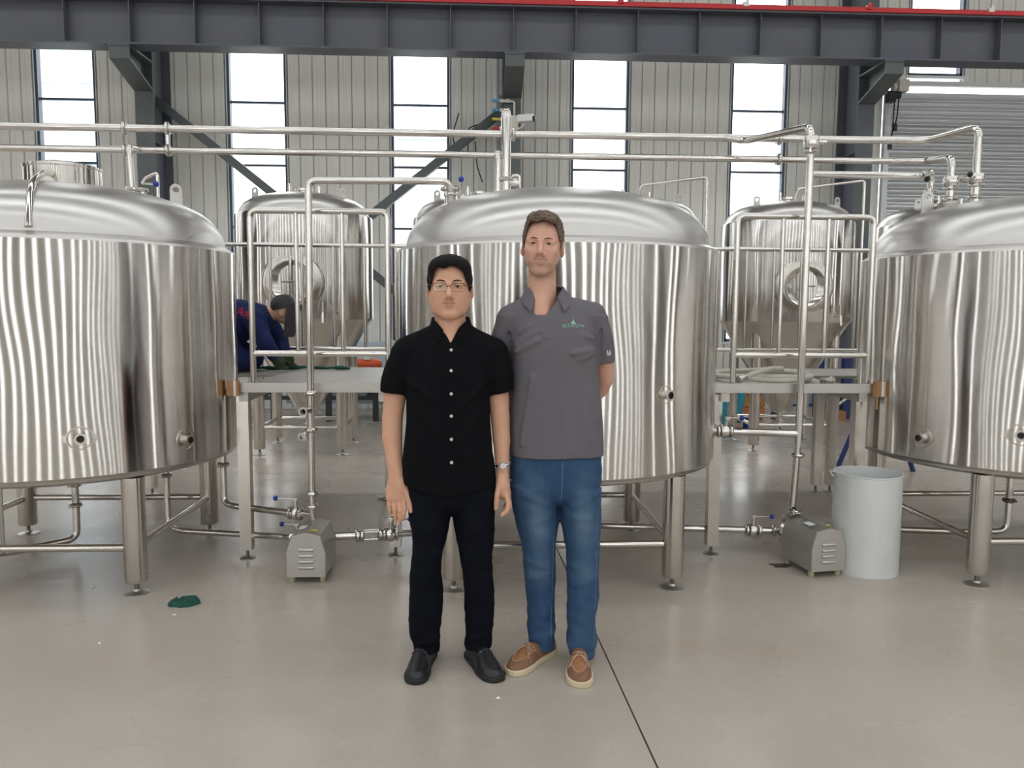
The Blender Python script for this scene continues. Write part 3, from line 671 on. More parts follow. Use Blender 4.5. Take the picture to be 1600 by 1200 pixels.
# low pipe from the left tank to the left pump
b2 = thing('floor_pipe', 'low steel pipe running along the floor from the left tank to the left pump', 'pipe', (-1.4,4.7,.1))
obj('tube', MB().tube(bend([(-1.90,4.85,.57),(-1.90,4.85,.105),(-1.80,4.75,.10),(-1.10,4.60,.10),(-.98,4.44,.13)], .06), .0185, 14), 'steel', b2)
clamps(b2, [((-1.90,4.85,.42), (0,0,1), .0185)], 'steel')
valve(b2, (-1.04,4.525,.112), (.6,-.75,0), (0,0,1), (-.7,.1,0), .02, .08)
# suction line from the middle tank to the left pump: sight glass and valve
b3 = thing('suction_pipe', 'short steel suction pipe with sight glass beside the left pump', 'pipe', (-.6,4.47,.145))
obj('tube', MB().tube([(-.81,4.45,.145),(-.675,4.47,.145)], .021, 14).tube([(-.535,4.49,.145),(.05,4.58,.145)], .021, 14).cyl((-.73,4.46,.16),(-.73,4.46,.19),.006,8), 'steel', b3)
sg = obj('sight_glass', MB().lathe([(.022,0),(.022,.085)], (-.648,4.474,.145), (.988,.15,0), 20), 'sight', b3)
for k in range(4):
    a = math.pi/4+k*math.pi/2; o = Vector((0,math.cos(a)*.03,math.sin(a)*.03))
    obj('tie_rod', MB().tube([Vector((-.66,4.472,.145))+o, Vector((-.55,4.488,.145))+o], .004, 6), 'steel', sg)
clamps(b3, [((x,4.47+(x+.6)*.15,.145), (.988,.15,0), .021, x in (-.68,-.53)) for x in (-.815,-.68,-.655,-.555,-.53)])
valve(b3, (-.495,4.486,.145), (.988,.15,0), (0,0,1), (1,.15,0), .021, .10)
# delivery pipe from the middle tank to the right pump
b4 = thing('floor_pipe', 'low steel pipe running along the floor from the middle tank to the right pump', 'pipe', (1.4,4.55,.14))
obj('tube', MB().tube(bend([(.45,4.75,.53),(.45,4.75,.16),(.75,4.66,.14),(1.80,4.52,.14)], .06), .0195, 14), 'steel', b4)
valve(b4, (1.655,4.535,.14), (1,-.14,0), (0,0,1), (1,-.1,0), .021, .095)
clamps(b4, [((1.775,4.52,.14), (1,-.14,0), .02)], 'steel')

# ================================================================== PUMPS
def pump(label, x, y, rz):
    t = thing('pump', label, 'pump', (x,y,0), 'floor pumps'); t.rotation_euler.z = rz
    w = .102; P = [(-w,.035),(w-.002,.035),(w,.165),(w-.028,.255),(0,.272),(-w+.028,.255),(-w,.165)]
    obj('housing', MB().prism(P, 0, .30, 'xz'), 'sheet', t, local=True, angle=20)
    q = [(u*.985, .035+(v-.035)*.985) for u, v in P]
    obj('end_plate', MB().prism(q, -.004, 0, 'xz'), 'sheet', t, local=True, angle=20)
    for k in range(4):
        z = .085+k*.032
        obj('louvre', MB().lathe([(0,-.042),(.008,-.040),(.010,-.03),(.010,.03),(.008,.040),(0,.042)], (.0,-.003,z), (1,0,0), 10), 'sheet', t, local=True)
    for sx in (-1, 1):
        for yy in (.03, .26): obj('foot', MB().lathe([(0,0),(.013,0),(.016,.01),(.016,.037),(0,.037)], (sx*.08,yy,0), (0,0,1), 12), 'rubber', t, local=True)
    obj('volute', MB().lathe([(0,0),(.07,0),(.088,.02),(.088,.06),(.06,.075),(0,.075)], (0,.30,.145), (0,1,0), 28), 'steel', t, local=True)
    obj('warning_sticker', MB().add([(.012,.045,.2735),(.058,.045,.2645),(.035,.085,.2695)], [(0,1,2)]), 'yellow', t, local=True)
    obj('rating_plate', MB().add([(-.06,.09,.2645),(-.02,.09,.2708),(-.02,.16,.2708),(-.06,.16,.2645)], [(0,1,2,3)]), 'reveal', t, local=True)
    return t
pump('small steel cased pump on the floor left of the men', -.893, 4.08, 0)
pump('small steel cased pump on the floor beside the grey drum', 1.915, 4.10, .17)

# ================================================================== LOOSE THINGS
dm = thing('open_drum', 'pale grey open topped metal drum in front of the right tank', 'drum', (2.185,4.235,0))
obj('drum_wall', MB().lathe([(0,.004),(.172,.004),(.174,0),(.178,0),(.178,.545),(.181,.548),(.181,.555),(.174,.555),(.173,.02),(0,.02)], (2.185,4.235,0), (0,0,1), 64), 'drum', dm)
obj('handle', MB().tube(bend([(2.015,4.235,.53),(1.975,4.22,.535),(1.975,4.26,.56),(2.015,4.26,.545)], .01), .006, 8), 'sheet', dm)
g = RNG.rand(9,7)
vs = []; fs = []
for i in range(9):
    for j in range(7):
        a = i/8*2-1; b = j/6*2-1; r_ = max(abs(a),abs(b)); w = 1-.35*abs(a*b)
        vs.append((-1.435+a*.080*w+.012*g[i,j], 3.80+b*.055*w+.012*g[j,i % 7], .004+.030*(1-r_**4)*(.25+g[i,j])))
for i in range(8):
    for j in range(6): fs.append((i*7+j,(i+1)*7+j,(i+1)*7+j+1,i*7+j+1))
ring = [i*7 for i in range(9)]+[56+j for j in range(1,7)]+[i*7+6 for i in range(7,-1,-1)]+[j for j in range(5,0,-1)]
base = len(vs); vs += [(vs[k][0],vs[k][1],0) for k in ring]; n = len(ring)
for k in range(n): fs.append((ring[k],ring[(k+1)%n],base+(k+1)%n,base+k))
tag(obj('crumpled_cloth', MB().add(vs, fs), 'greencloth', None, 60), 'crumpled dark green cloth lying on the floor', 'cloth')
for (x, y, lab) in ((-1.985,4.058,'white scrap on the floor under the left tank'),(-1.417,3.655,'white scrap on the floor by the green cloth'),(-1.618,3.347,'white scrap on the open floor at left'),(.084,2.807,'white scrap on the floor between the two men\'s shoes')):
    a = random.random()*3; s = .011
    mb = MB().add([(x+s*math.cos(a),y+s*math.sin(a),.001),(x-s*.6*math.sin(a),y+s*math.cos(a),.006),(x-s*1.2*math.cos(a),y-s*math.sin(a),.001),(x+s*.5*math.sin(a),y-s*.8*math.cos(a),.004),
                   (x,y,.009)], [(0,1,4),(1,2,4),(2,3,4),(3,0,4),(0,3,2,1)])
    tag(obj('paper_scrap', mb, 'paper'), lab, 'scrap', 'floor scraps')
pv = [(1.73+.055*math.cos(a)*(1+.35*math.sin(3*a+1)), 4.30+.05*math.sin(a)*(1+.3*math.cos(2*a)), .0015) for a in np.linspace(0,2*math.pi,28)[:-1]]
tag(obj('water_puddle', MB().add(pv, [tuple(range(27))]), 'water'), 'small dark puddle on the floor left of the right pump', 'puddle')
# hose coiled on the right platform
hs = thing('coiled_hose', 'pale hose lying coiled on the right platform deck', 'hose', (1.9,5.0,1.0))
hp = []
for k in range(60):
    t = k/59; a = 2*math.pi*1.9*t+2.5; rx_, ry_ = .33-.05*t, .30-.04*t
    hp.append((1.90+rx_*math.cos(a), 5.15+ry_*math.sin(a), 1.006+.022*t+.012*math.sin(a*1.3)**2))
hp += [(1.98,5.0,1.075),(1.85,4.86,1.085),(1.70,4.76,1.06),(1.60,4.70,1.03)]
obj('tube', MB().tube(bend(hp,.02,2), .016, 12), 'hose', hs)
e = Vector((1.60,4.70,1.03)); d_ = Vector((-.08,-.04,-.025)).normalized()
cp = obj('coupling', MB().lathe([(.019,-.05),(.021,-.045),(.021,0),(.027,.002),(.027,.014),(.016,.014),(.016,-.02),(0,-.02)], e, d_, 20), 'steel', hs)
obj('coupling', MB().lathe([(0,-.04),(.021,-.04),(.021,.02),(.029,.022),(.029,.036),(0,.036)], (2.16,4.74,1.018), (1,.2,.0), 20), 'steel', hs)
obj('coupling', MB().lathe([(0,0),(.024,0),(.024,.02),(.014,.024),(.014,.05),(0,.05)], (2.08,4.62,.988), (0,0,1), 16), 'bolt', hs)

mt = MB(); xs_ = np.linspace(-1.92,-.95,22)
tag(obj('green_mat', MB().tube([(x, 5.98+.05*math.sin(x*9), 1.0+.004*math.sin(x*23)) for x in xs_], [.022+.008*math.sin(k*1.7) for k in range(22)], 8, flat=.5), 'greencloth'), 'dark green rolled mat lying at the back of the left platform', 'mat')
tag(obj('wire_loop', MB().tube([(-.69+.055*math.cos(a), 5.9+.05*math.sin(a), .012+.006*math.sin(2*a)) for a in np.linspace(0,2*math.pi,25)[:-1]], .005, 6, closed=True), 'bolt'), 'loop of dark wire on the floor behind the black shirt man', 'wire')
# things on the floor along the back wall
bn = thing('work_bench', 'dark framed work bench under the windows, seen below the left platform', 'bench', (-1.9,10.4,0))
obj('bench_top', MB().span((-3.4,10.1,.60),(-.6,10.8,.64)), 'rackgrey', bn)
for x in (-3.3,-2.6,-1.9,-1.3,-.7): obj('leg', MB().span((x-.035,10.14,0),(x+.035,10.2,.60)), 'rackgrey', bn)
obj('stretcher', MB().span((-3.3,10.15,.28),(-.7,10.19,.33)), 'rackgrey', bn)
for x in (-3.3,-.7): obj('leg', MB().span((x-.03,10.7,0),(x+.03,10.76,.60)), 'rackgrey', bn)
tag(obj('pale_board', MB().span((-2.6,10.84,.15),(-.75,10.88,1.0)), 'paleboard'), 'pale blue board leaning behind the dark bench', 'board')
for i, (x, y, z, w, m, lab) in enumerate(((-1.42,10.35,.64,.36,'orangered','orange red machine casing on the dark bench'),(-2.75,10.35,.36,.2,'redpaint','red motor at the left end under the dark bench'),(-1.28,10.4,.36,.45,'redpaint','red motor at the right end under the dark bench'))):
    mo_ = thing('motor_unit', lab, 'motor', (x,y,z), 'red machines at the bench')
    obj('casing', MB().lathe([(0,0),(.055,.0),(.075,.02),(.075,w-.05),(.05,w),(0,w)], (x-w/2,y,z+.085), (1,0,0), 20), m, mo_)
    obj('base', MB().box((x,y,z+.01),(w*.7,.14,.02)), 'rackgrey', mo_)
    obj('terminal_box', MB().box((x,y-.03,z+.165),(.09,.08,.03)), 'white' if i == 0 else m, mo_)
    if z < .6: obj('bracket', MB().span((x-w*.3,y-.15,z-.03),(x+w*.3,y-.2,z)).span((x-w*.3,y-.2,z-.03),(x+w*.3,y+.06,z)), 'rackgrey', mo_)
cb_ = thing('cloth_bag', 'cyan plastic sack standing behind the right platform', 'bag', (3.05,9.75,0))
cbm_ = MB().lathe([(0,0),(.20,.0),(.22,.08),(.20,.3),(.17,.5),(.12,.62),(.05,.68),(0,.69)], (3.05,9.75,0), (0,0,1), 20)
cbm_.v = [(x+.03*math.sin(z*17+x*31), y, z*(1+.05*math.sin(x*40))) for x, y, z in cbm_.v]
obj('sack_body', cbm_, 'cyan', cb_)
obj('drape', MB().tube(bend([(3.22,9.70,.58),(3.32,9.68,.42),(3.27,9.66,.2),(3.26,9.66,.06)], .05), [.05]*1+[.06]*6+[.07]*6+[.06]*1 if False else .06, 10), 'cyan', cb_)
tag(obj('blue_can', MB().lathe([(0,0),(.06,0),(.06,.12),(.05,.14),(0,.14)], (3.36,9.52,0), (0,0,1), 20), 'blue'), 'small dark blue can on the floor beside the cyan sack', 'can')
ob = thing('crate', 'orange brown board crate behind the right platform', 'crate', (3.62,10.5,0))
for k in range(4): obj('board', MB().span((3.42,10.3,.02+k*.16),(3.86,10.33,.165+k*.16)), 'orange', ob)
obj('crate_body', MB().span((3.44,10.33,0),(3.84,10.8,.66)), 'orange', ob)
rk = thing('tool_rack', 'navy blue rack with pale panels by the right column', 'rack', (4.7,10.6,0))
for x in (4.05,4.62,5.0): obj('post', MB().span((x-.05,10.35,0.0),(x+.05,10.45,.95)), 'navy', rk)
obj('back_panel', MB().span((4.05,10.46,.15),(4.95,10.48,.9)), 'paleboard', rk)
obj('shelf', MB().span((4.05,10.36,.18),(4.95,10.46,.2)), 'navy', rk)
tag(obj('wooden_block', MB().span((4.74,10.15,0),(4.9,10.3,.13)), 'cardboard'), 'small brown wooden block in front of the navy rack', 'block')
st = thing('blue_stand', 'blue trestle stand behind the right drum', 'stand', (3.62,6.9,0))
obj('leg', MB().tube([(3.26,6.9,0),(3.42,6.9,.42)], .022, 10), 'navy', st); obj('leg', MB().tube([(3.98,6.9,0),(3.82,6.9,.42)], .022, 10), 'navy', st)
obj('cross_bar', MB().tube([(3.40,6.9,.42),(3.84,6.9,.42)], .022, 10), 'navy', st)
# ================================================================== PEOPLE (signed-distance modelling, polygonised)
def pchip(xs, ys, x):
    xs, ys = np.asarray(xs, float), np.asarray(ys, float); h = np.diff(xs); d = np.diff(ys)/h
    m = np.zeros_like(ys); m[0], m[-1] = d[0], d[-1]
    for i in range(1, len(xs)-1): m[i] = 0 if d[i-1]*d[i] <= 0 else 2*d[i-1]*d[i]/(d[i-1]+d[i])
    x = np.clip(x, xs[0], xs[-1]); k = np.clip(np.searchsorted(xs, x)-1, 0, len(h)-1); t = (x-xs[k])/h[k]
    return ((2*t**3-3*t**2+1)*ys[k]+(t**3-2*t**2+t)*h[k]*m[k]+(-2*t**3+3*t**2)*ys[k+1]+(t**3-t**2)*h[k]*m[k+1])
class Field:
    def __init__(s, lo, hi, h):
        s.h = h; s.lo = np.array(lo, float); n = np.ceil((np.array(hi)-s.lo)/h).astype(int)+1
        s.ax = [(s.lo[i]+h*np.arange(n[i])).astype(np.float32) for i in range(3)]; s.F = np.full(n, .3, np.float32)
    def sub(s, lo, hi):
        sl = tuple(slice(max(0, int((lo[i]-s.lo[i])/s.h)), max(0, int((hi[i]-s.lo[i])/s.h)+2)) for i in range(3))
        X, Y, Z = s.ax[0][sl[0]][:,None,None], s.ax[1][sl[1]][None,:,None], s.ax[2][sl[2]][None,None,:]
        return sl, X, Y, Z
    def op(s, prim, k=.0, mode='u', m=.025):
        fn, lo, hi = prim; m = m+k
        sl, X, Y, Z = s.sub([v-m for v in lo], [v+m for v in hi])
        A = s.F[sl]
        if A.size == 0: return s
        d = fn(X, Y, Z).astype(np.float32)
        if mode == 'u':
            s.F[sl] = np.minimum(A, d) if k <= 0 else np.minimum(A, d)-np.maximum(k-np.abs(A-d), 0)**2/(4*k)
        else:
            if mode == 's': d = -d
            s.F[sl] = np.maximum(A, d) if k <= 0 else np.maximum(A, d)+np.maximum(k-np.abs(A-d), 0)**2/(4*k)
        return s
    def u(s, p, k=.0): return s.op(p, k)
    def cut(s, p, k=.0): return s.op(p, k, 's')
    def keep(s, fn, k=.0): return s.op((fn, [-9]*3, [9]*3), k, 'i')
    def merge(s, o, k=.0):
        A, d = s.F, o.F; s.F = np.minimum(A, d)-(np.maximum(k-np.abs(A-d), 0)**2/(4*k) if k > 0 else 0); return s
    def disp(s, fn):
        X, Y, Z = s.ax[0][:,None,None], s.ax[1][None,:,None], s.ax[2][None,None,:]
        s.F += fn(X, Y, Z).astype(np.float32); return s
    def mesh(s):
        F = s.F; ins = F < 0; n = np.array(F.shape)
        c = [ins[a:n[0]-1+a, b:n[1]-1+b, d:n[2]-1+d] for a in (0,1) for b in (0,1) for d in (0,1)]
        allv = c[0].copy(); anyv = c[0].copy()
        for q in c[1:]: allv &= q; anyv |= q
        act = anyv & ~allv; idx = np.argwhere(act); N = len(idx)
        vid = np.full(act.shape, -1, np.int64); vid[act] = np.arange(N)
        P = np.zeros((N,3)); W = np.zeros(N)
        cor = np.array([(a,b,d) for a in (0,1) for b in (0,1) for d in (0,1)])
        val = np.stack([F[idx[:,0]+a, idx[:,1]+b, idx[:,2]+d] for a,b,d in cor], 1).astype(float)
        for i in range(8):
            for j in range(i+1, 8):
                if np.abs(cor[i]-cor[j]).sum() != 1: continue
                a, b = val[:,i], val[:,j]; m = (a < 0) != (b < 0)
                t = np.where(m, a/np.where(m, a-b, 1), 0)
                P += np.where(m[:,None], cor[i]+t[:,None]*(cor[j]-cor[i]), 0); W += m
        V = s.lo+(idx+P/np.maximum(W,1)[:,None])*s.h
        Q = []
        for ax in range(3):
            o = [k for k in range(3) if k != ax]
            sa = [slice(None)]*3; sb = [slice(None)]*3; sa[ax] = slice(0,-1); sb[ax] = slice(1,None)
            x = ins[tuple(sa)] != ins[tuple(sb)]; e = np.argwhere(x)
            e = e[(e[:,o[0]] > 0) & (e[:,o[1]] > 0) & (e[:,o[0]] < n[o[0]]-1) & (e[:,o[1]] < n[o[1]]-1)]
            if not len(e): continue
            def cell(d0, d1):
                k = e.copy(); k[:,o[0]] += d0; k[:,o[1]] += d1; return vid[k[:,0],k[:,1],k[:,2]]
            q = np.stack([cell(-1,-1), cell(0,-1), cell(0,0), cell(-1,0)], 1)
            flip = ins[e[:,0],e[:,1],e[:,2]]
            if ax == 1: flip = ~flip
            q[~flip] = q[~flip][:,::-1]
            Q.append(q)
        return V, np.concatenate(Q)
def lap(V, Q, it=1, lam=.5):
    e = np.concatenate([Q[:,[0,1]], Q[:,[1,2]], Q[:,[2,3]], Q[:,[3,0]]])
    for _ in range(it):
        S = np.zeros_like(V); n = np.bincount(np.concatenate([e[:,0], e[:,1]]), minlength=len(V))
        for k in range(3): S[:,k] = np.bincount(e[:,0], V[e[:,1],k], len(V))+np.bincount(e[:,1], V[e[:,0],k], len(V))
        V = V+lam*(S/np.maximum(n,1)[:,None]-V)
    return V
# primitives: (function, low corner, high corner)
def cone(a, b, ra, rb=None):
    rb = ra if rb is None else rb; a, b = np.array(a, float), np.array(b, float); ab = b-a; L = ab@ab+1e-12
    def f(X, Y, Z):
        t = np.clip(((X-a[0])*ab[0]+(Y-a[1])*ab[1]+(Z-a[2])*ab[2])/L, 0, 1)
        return np.sqrt((X-a[0]-t*ab[0])**2+(Y-a[1]-t*ab[1])**2+(Z-a[2]-t*ab[2])**2)-(ra+(rb-ra)*t)
    r = max(ra, rb); return f, np.minimum(a,b)-r, np.maximum(a,b)+r
def ell(c, r, rot=None):
    c, r = np.array(c, float), np.array(r, float); Rm = np.eye(3) if rot is None else np.array(rot.to_matrix()).T
    def f(X, Y, Z):
        x, y, z = X-c[0], Y-c[1], Z-c[2]
        if rot is not None:
            x, y, z = [Rm[i,0]*x+Rm[i,1]*y+Rm[i,2]*z for i in range(3)]
        k0 = np.sqrt((x/r[0])**2+(y/r[1])**2+(z/r[2])**2); k1 = np.sqrt((x/r[0]**2)**2+(y/r[1]**2)**2+(z/r[2]**2)**2)
        return k0*(k0-1)/np.maximum(k1, 1e-6)
    m = r.max() if rot is not None else r
    return f, c-m, c+m
def tower(rows, n=2.3, ends=True):
    """stack of superelliptic sections: z, cx, cy, rx, ry"""
    a = np.array(sorted(rows)); z = a[:,0]
    def f(X, Y, Z):
        zz = Z.ravel(); g = [pchip(z, a[:,i], zz)[None,None,:] for i in range(1,5)]
        e = ((np.abs(X-g[0])/g[2])**n+(np.abs(Y-g[1])/g[3])**n)**(1/n)
        d = (e-1)*np.minimum(g[2], g[3])
        return np.maximum(d, np.maximum(Z-z[-1], z[0]-Z)) if ends else d
    return f, [(a[:,1]-a[:,3]).min(), (a[:,2]-a[:,4]).min(), z[0]], [(a[:,1]+a[:,3]).max(), (a[:,2]+a[:,4]).max(), z[-1]]
def chain(F, pts, k=.01):
    k = min(k, .004)
    for p, q in zip(pts, pts[1:]): F.u(cone(p[:3], q[:3], p[3], q[3]), k)
    return F
def ripple(seed, scale, n=6, stretch=(1,1,1)):
    r = np.random.RandomState(seed); D = r.normal(size=(n,3)); D /= np.linalg.norm(D, axis=1)[:,None]; D = D*np.array(stretch)*2*np.pi/scale; ph = r.uniform(0, 6.28, n); w = r.uniform(.5, 1, n)
    return lambda X, Y, Z: sum(w[i]*np.sin(D[i,0]*X+D[i,1]*Y+D[i,2]*Z+ph[i]) for i in range(n))/n
def fold(a, b, w, amp):
    f = cone(a, b, 0)[0]; return lambda X, Y, Z: -amp*np.exp(-(f(X,Y,Z)/w)**2)
def sdf_obj(name, parts, mats, parent, loc=(0,0,0), matidx=None, smooth=1, rot=None, attrs=None, **props):
    """parts: list of Fields or (V,Q); local to parent"""
    Vs, Qs, o = [], [], 0
    for p in parts:
        V, Q = p.mesh() if isinstance(p, Field) else p
        if smooth and isinstance(p, Field): V = lap(V, Q, smooth, .45)
        Vs.append(V); Qs.append(Q+o); o += len(V)
    V, Q = np.concatenate(Vs), np.concatenate(Qs)
    me = bpy.data.meshes.new(name)
    me.vertices.add(len(V)); me.vertices.foreach_set('co', V.astype(np.float32).ravel())
    me.loops.add(Q.size); me.loops.foreach_set('vertex_index', Q.astype(np.int32).ravel())
    me.polygons.add(len(Q)); me.polygons.foreach_set('loop_start', np.arange(0, Q.size, 4, dtype=np.int32)); 
    for m in mats: me.materials.append(MT[m])
    if matidx is not None: me.polygons.foreach_set('material_index', matidx(V[Q].mean(1)).astype(np.int32))
    for k, v in (attrs or {}).items():
        full = np.zeros(len(V), np.float32); full[:len(v)] = v; me.attributes.new(k, 'FLOAT', 'POINT').data.foreach_set('value', full)
    me.update(calc_edges=True); me.validate(); me.shade_smooth()
    ob = link(name, me, parent, **props); ob.location = loc
    if rot is not None: ob.rotation_euler = rot
    return ob
def plain(mb, quads=True):
    return mb

MT['skin_a'] = mat('warm_tan_skin', (.65,.37,.25), .48, 0, .4, sss=.12, cvar=[(30,W1,(.60,.32,.21),.35,.75,.5),(7,W1,(.67,.37,.25),.4,.7,.5)])
MT['skin_b'] = mat('ruddy_fair_skin', (.66,.375,.275), .48, 0, .4, sss=.12, cvar=[(30,W1,(.60,.305,.22),.35,.75,.55),(7,W1,(.69,.40,.295),.4,.7,.5)])
def tinted(m, layers):
    nt = m.node_tree; b = nt.nodes['Principled BSDF']; cur = b.inputs['Base Color'].links[0].from_socket
    for name, col, amt in layers:
        at = nt.nodes.new('ShaderNodeAttribute'); at.attribute_name = name
        mu = nt.nodes.new('ShaderNodeMath'); mu.operation = 'MULTIPLY'; mu.inputs[1].default_value = amt; nt.links.new(at.outputs['Fac'], mu.inputs[0])
        mx = nt.nodes.new('ShaderNodeMix'); mx.data_type = 'RGBA'; mx.inputs[7].default_value = tuple(col)+(1,)
        nt.links.new(mu.outputs[0], mx.inputs[0]); nt.links.new(cur, mx.inputs[6]); cur = mx.outputs[2]
    nt.links.new(cur, b.inputs['Base Color'])
def add_fade():
    tinted(MT['denim'], [('fade', (.13,.205,.29), .75)])
tinted(MT['skin_a'], [('lip', (.50,.20,.16), .8), ('beard', (.30,.17,.12), .6)])
tinted(MT['skin_b'], [('lip', (.56,.24,.20), .8), ('beard', (.38,.24,.18), .5)])
MT['hair_black'] = mat('black_hair', (.008,.007,.008), .6, 0, .15, bump=[(160,(1,1,.35),.6,.004)])
MT['hair_brown'] = mat('greying_brown_hair', (.115,.075,.052), .6, 0, .35, cvar=[(90,W1,(.22,.18,.15),.45,.7,.75)], bump=[(120,W1,.6,.004)])
MT['eyewhite'] = mat('eye_white', (.62,.58,.54), .25); MT['iris'] = mat('dark_iris', (.035,.02,.014), .15); MT['teeth'] = mat('teeth', (.75,.70,.62), .3)
MT['shirt_black'] = mat('black_cotton', (.004,.0043,.006), .85, 0, .12, bump=[(500,W1,.1,.0008)])
MT['trouser_navy'] = mat('black_navy_twill', (.0045,.0055,.010), .85, 0, .12, bump=[(500,W1,.1,.0008)])
MT['polo'] = mat('grey_knit_polo', (.130,.120,.138), .72, 0, .3, cvar=[(300,W1,(.155,.145,.162),.4,.7,.5)], bump=[(420,W1,.12,.0008)])
MT['denim'] = mat('blue_denim', (.022,.060,.135), .8, 0, .25, cvar=[(3.2,(1.2,1.2,.6),(.062,.125,.21),.42,.72,.75),(34,(2.5,2.5,.35),(.04,.088,.17),.45,.7,.6),(420,W1,(.10,.16,.26),.5,.75,.35)], bump=[(600,W1,.15,.0008)])
add_fade()
MT['denim_seam'] = mat('pale_denim_stitch', (.17,.25,.36), .8)
MT['shoe_black'] = mat('black_leather', (.012,.013,.016), .34, 0, .5, rvar=(20,W1,.26,.46), bump=[(90,W1,.1,.001)])
MT['sole_black'] = mat('black_rubber_sole', (.012,.012,.012), .6)
MT['shoe_tan'] = mat('tan_nubuck_leather', (.33,.145,.065), .65, 0, .3, cvar=[(9,W1,(.25,.12,.065),.4,.7,.7),(60,W1,(.38,.19,.10),.45,.7,.5)])
MT['shoe_brown'] = mat('brown_moccasin_leather', (.21,.105,.062), .65, 0, .3, cvar=[(40,W1,(.27,.15,.10),.45,.7,.6)])
MT['sole_cream'] = mat('cream_rubber_sole', (.62,.53,.36), .55); MT['lace'] = mat('pale_brown_lace', (.45,.31,.20), .7); MT['stitch'] = mat('cream_stitch', (.55,.42,.30), .7)
MT['button'] = mat('pearl_button', (.62,.62,.63), .3); MT['chrome'] = mat('bright_watch_steel', (.8,.8,.8), .15, 1.); MT['wire'] = mat('dark_spectacle_frame', (.05,.035,.03), .35, .3)
MT['logo'] = mat('mint_embroidery', (.28,.52,.42), .7); MT['logo_white'] = mat('white_embroidery', (.75,.73,.78), .7)
MT['coverall'] = mat('navy_coverall_cotton', (.012,.020,.085), .85, 0, .25, cvar=[(6,W1,(.018,.03,.11),.4,.7,.7)]); MT['redprint'] = mat('red_print', (.60,.02,.06), .7)
MT['mask'] = mat('grey_welding_mask', (.035,.038,.038), .55); MT['glove'] = mat('green_work_glove', (.035,.05,.028), .9)

# ---- head --------------------------------------------------------
def make_head(w=1.0, jaw=1.0, smile=False, brow=.02, eye=.005, nose=1.0, neck=((0,.02,-.1),(0,.03,-.28),.056), fat=0, jawlow=.040):
    h = .0017
    F = Field((-.108,-.135,-.262), (.108,.125,.128), h)
    F.u(ell((0,.018,.032), (.074*w,.094,.083)))
    F.u(ell((0,-.012,-.03), (.064*w,.074,.083)) if fat else ell((0,-.014,-.026), (.063*w,.074,.083)), .025)
    F.u(cone((-.013,-.062,-.098), (.013,-.062,-.098), .019*jaw), .028)
    for s in (-1, 1):
        F.u(cone((s*.050*w*jaw,.002,-.042), (s*jawlow*jaw,-.034,-.082), .019 if fat else .015), .030)
        F.u(ell((s*.040*w,-.055,-.02), (.023,.022,.022)), .022)
        F.u(cone((s*.018,-.083,brow), (s*.048*w,-.066,brow+.002), .0085), .014)
        F.cut(ell((s*.031*w,-.098,eye+.001), (.019,.018,.0105)), .010)
        F.u(ell((s*.031*w,-.0705,eye), (.0175,.0150,.0125)), .004)
        F.u(cone((s*.011,-.090,-.037), (s*.011,-.080,-.038), .0085*nose), .007)
    F.u(cone((0,-.080,.012), (0,-.101,-.024), .0070, .0105*nose), .010)
    F.u(ell((0,-.101,-.030), (.0105*nose,.010,.009)), .007)
    for s in (-1, 1): F.cut(ell((s*.0065,-.099,-.0405), (.0036,.006,.003)), .002)
    # eyelid slits
    for s in (-1, 1): F.cut(ell((s*.031*w,-.0865,eye-.001), (.0125,.0075,.0036 if not smile else .0033)), .0015)
    # mouth
    mz = -.060
    F.u(ell((0,-.064,mz), (.034,.019,.026)), .018)
    if smile:
        for s in (-1, 1):
            F.u(cone((0,-.0830,mz+.0062), (s*.028,-.0680,mz+.0095), .0030,.0018), .006)
            F.u(cone((0,-.0825,mz-.0115), (s*.025,-.0690,mz+.0030), .0038,.0020), .007)
            F.u(cone((s*.030,-.070,-.028), (s*.040,-.058,-.060), .006), .016)
        F.cut((lambda X, Y, Z: np.sqrt((X/.0265)**2+((Y+.088)/.022)**2+((Z-(mz-.0025)-13*X*X)/.0050)**2)*.0050-.0050, [-.026,-.11,mz-.012], [.026,-.066,mz+.016]), .0015)
    else:
        for s in (-1, 1):
            F.u(cone((0,-.0825,mz+.0042), (s*.024,-.0725,mz+.0010), .0032,.0018), .006)
            F.u(cone((0,-.0820,mz-.0062), (s*.019,-.0735,mz-.0030), .0046,.0022), .008)
            F.cut(cone((0,-.0897,mz-.0008), (s*.026,-.0810,mz+.0006), .0030), .002)
    F.cut(ell((0,-.094,-.082), (.02,.012,.006)), .012)
    for s in (-1, 1):
        if fat: F.u(ell((s*.038*w*jaw,-.030,-.050), (.024*fat,.036,.034)), .024)
    # ears
    for s in (-1, 1):
        F.u(ell((s*.079*w,.016,-.008), (.0085,.020,.032), Matrix.Rotation(s*.28, 3, 'Z').to_quaternion()), .008)
        F.cut(ell((s*.088*w,.008,-.002), (.007,.010,.018)), .006)
    F.u(cone(neck[0], neck[1], neck[2], neck[2]+.004), .018)
    F.u(cone((0,-.004,-.14), (.006,-.028,-.26), .028,.042), .02)
    return F
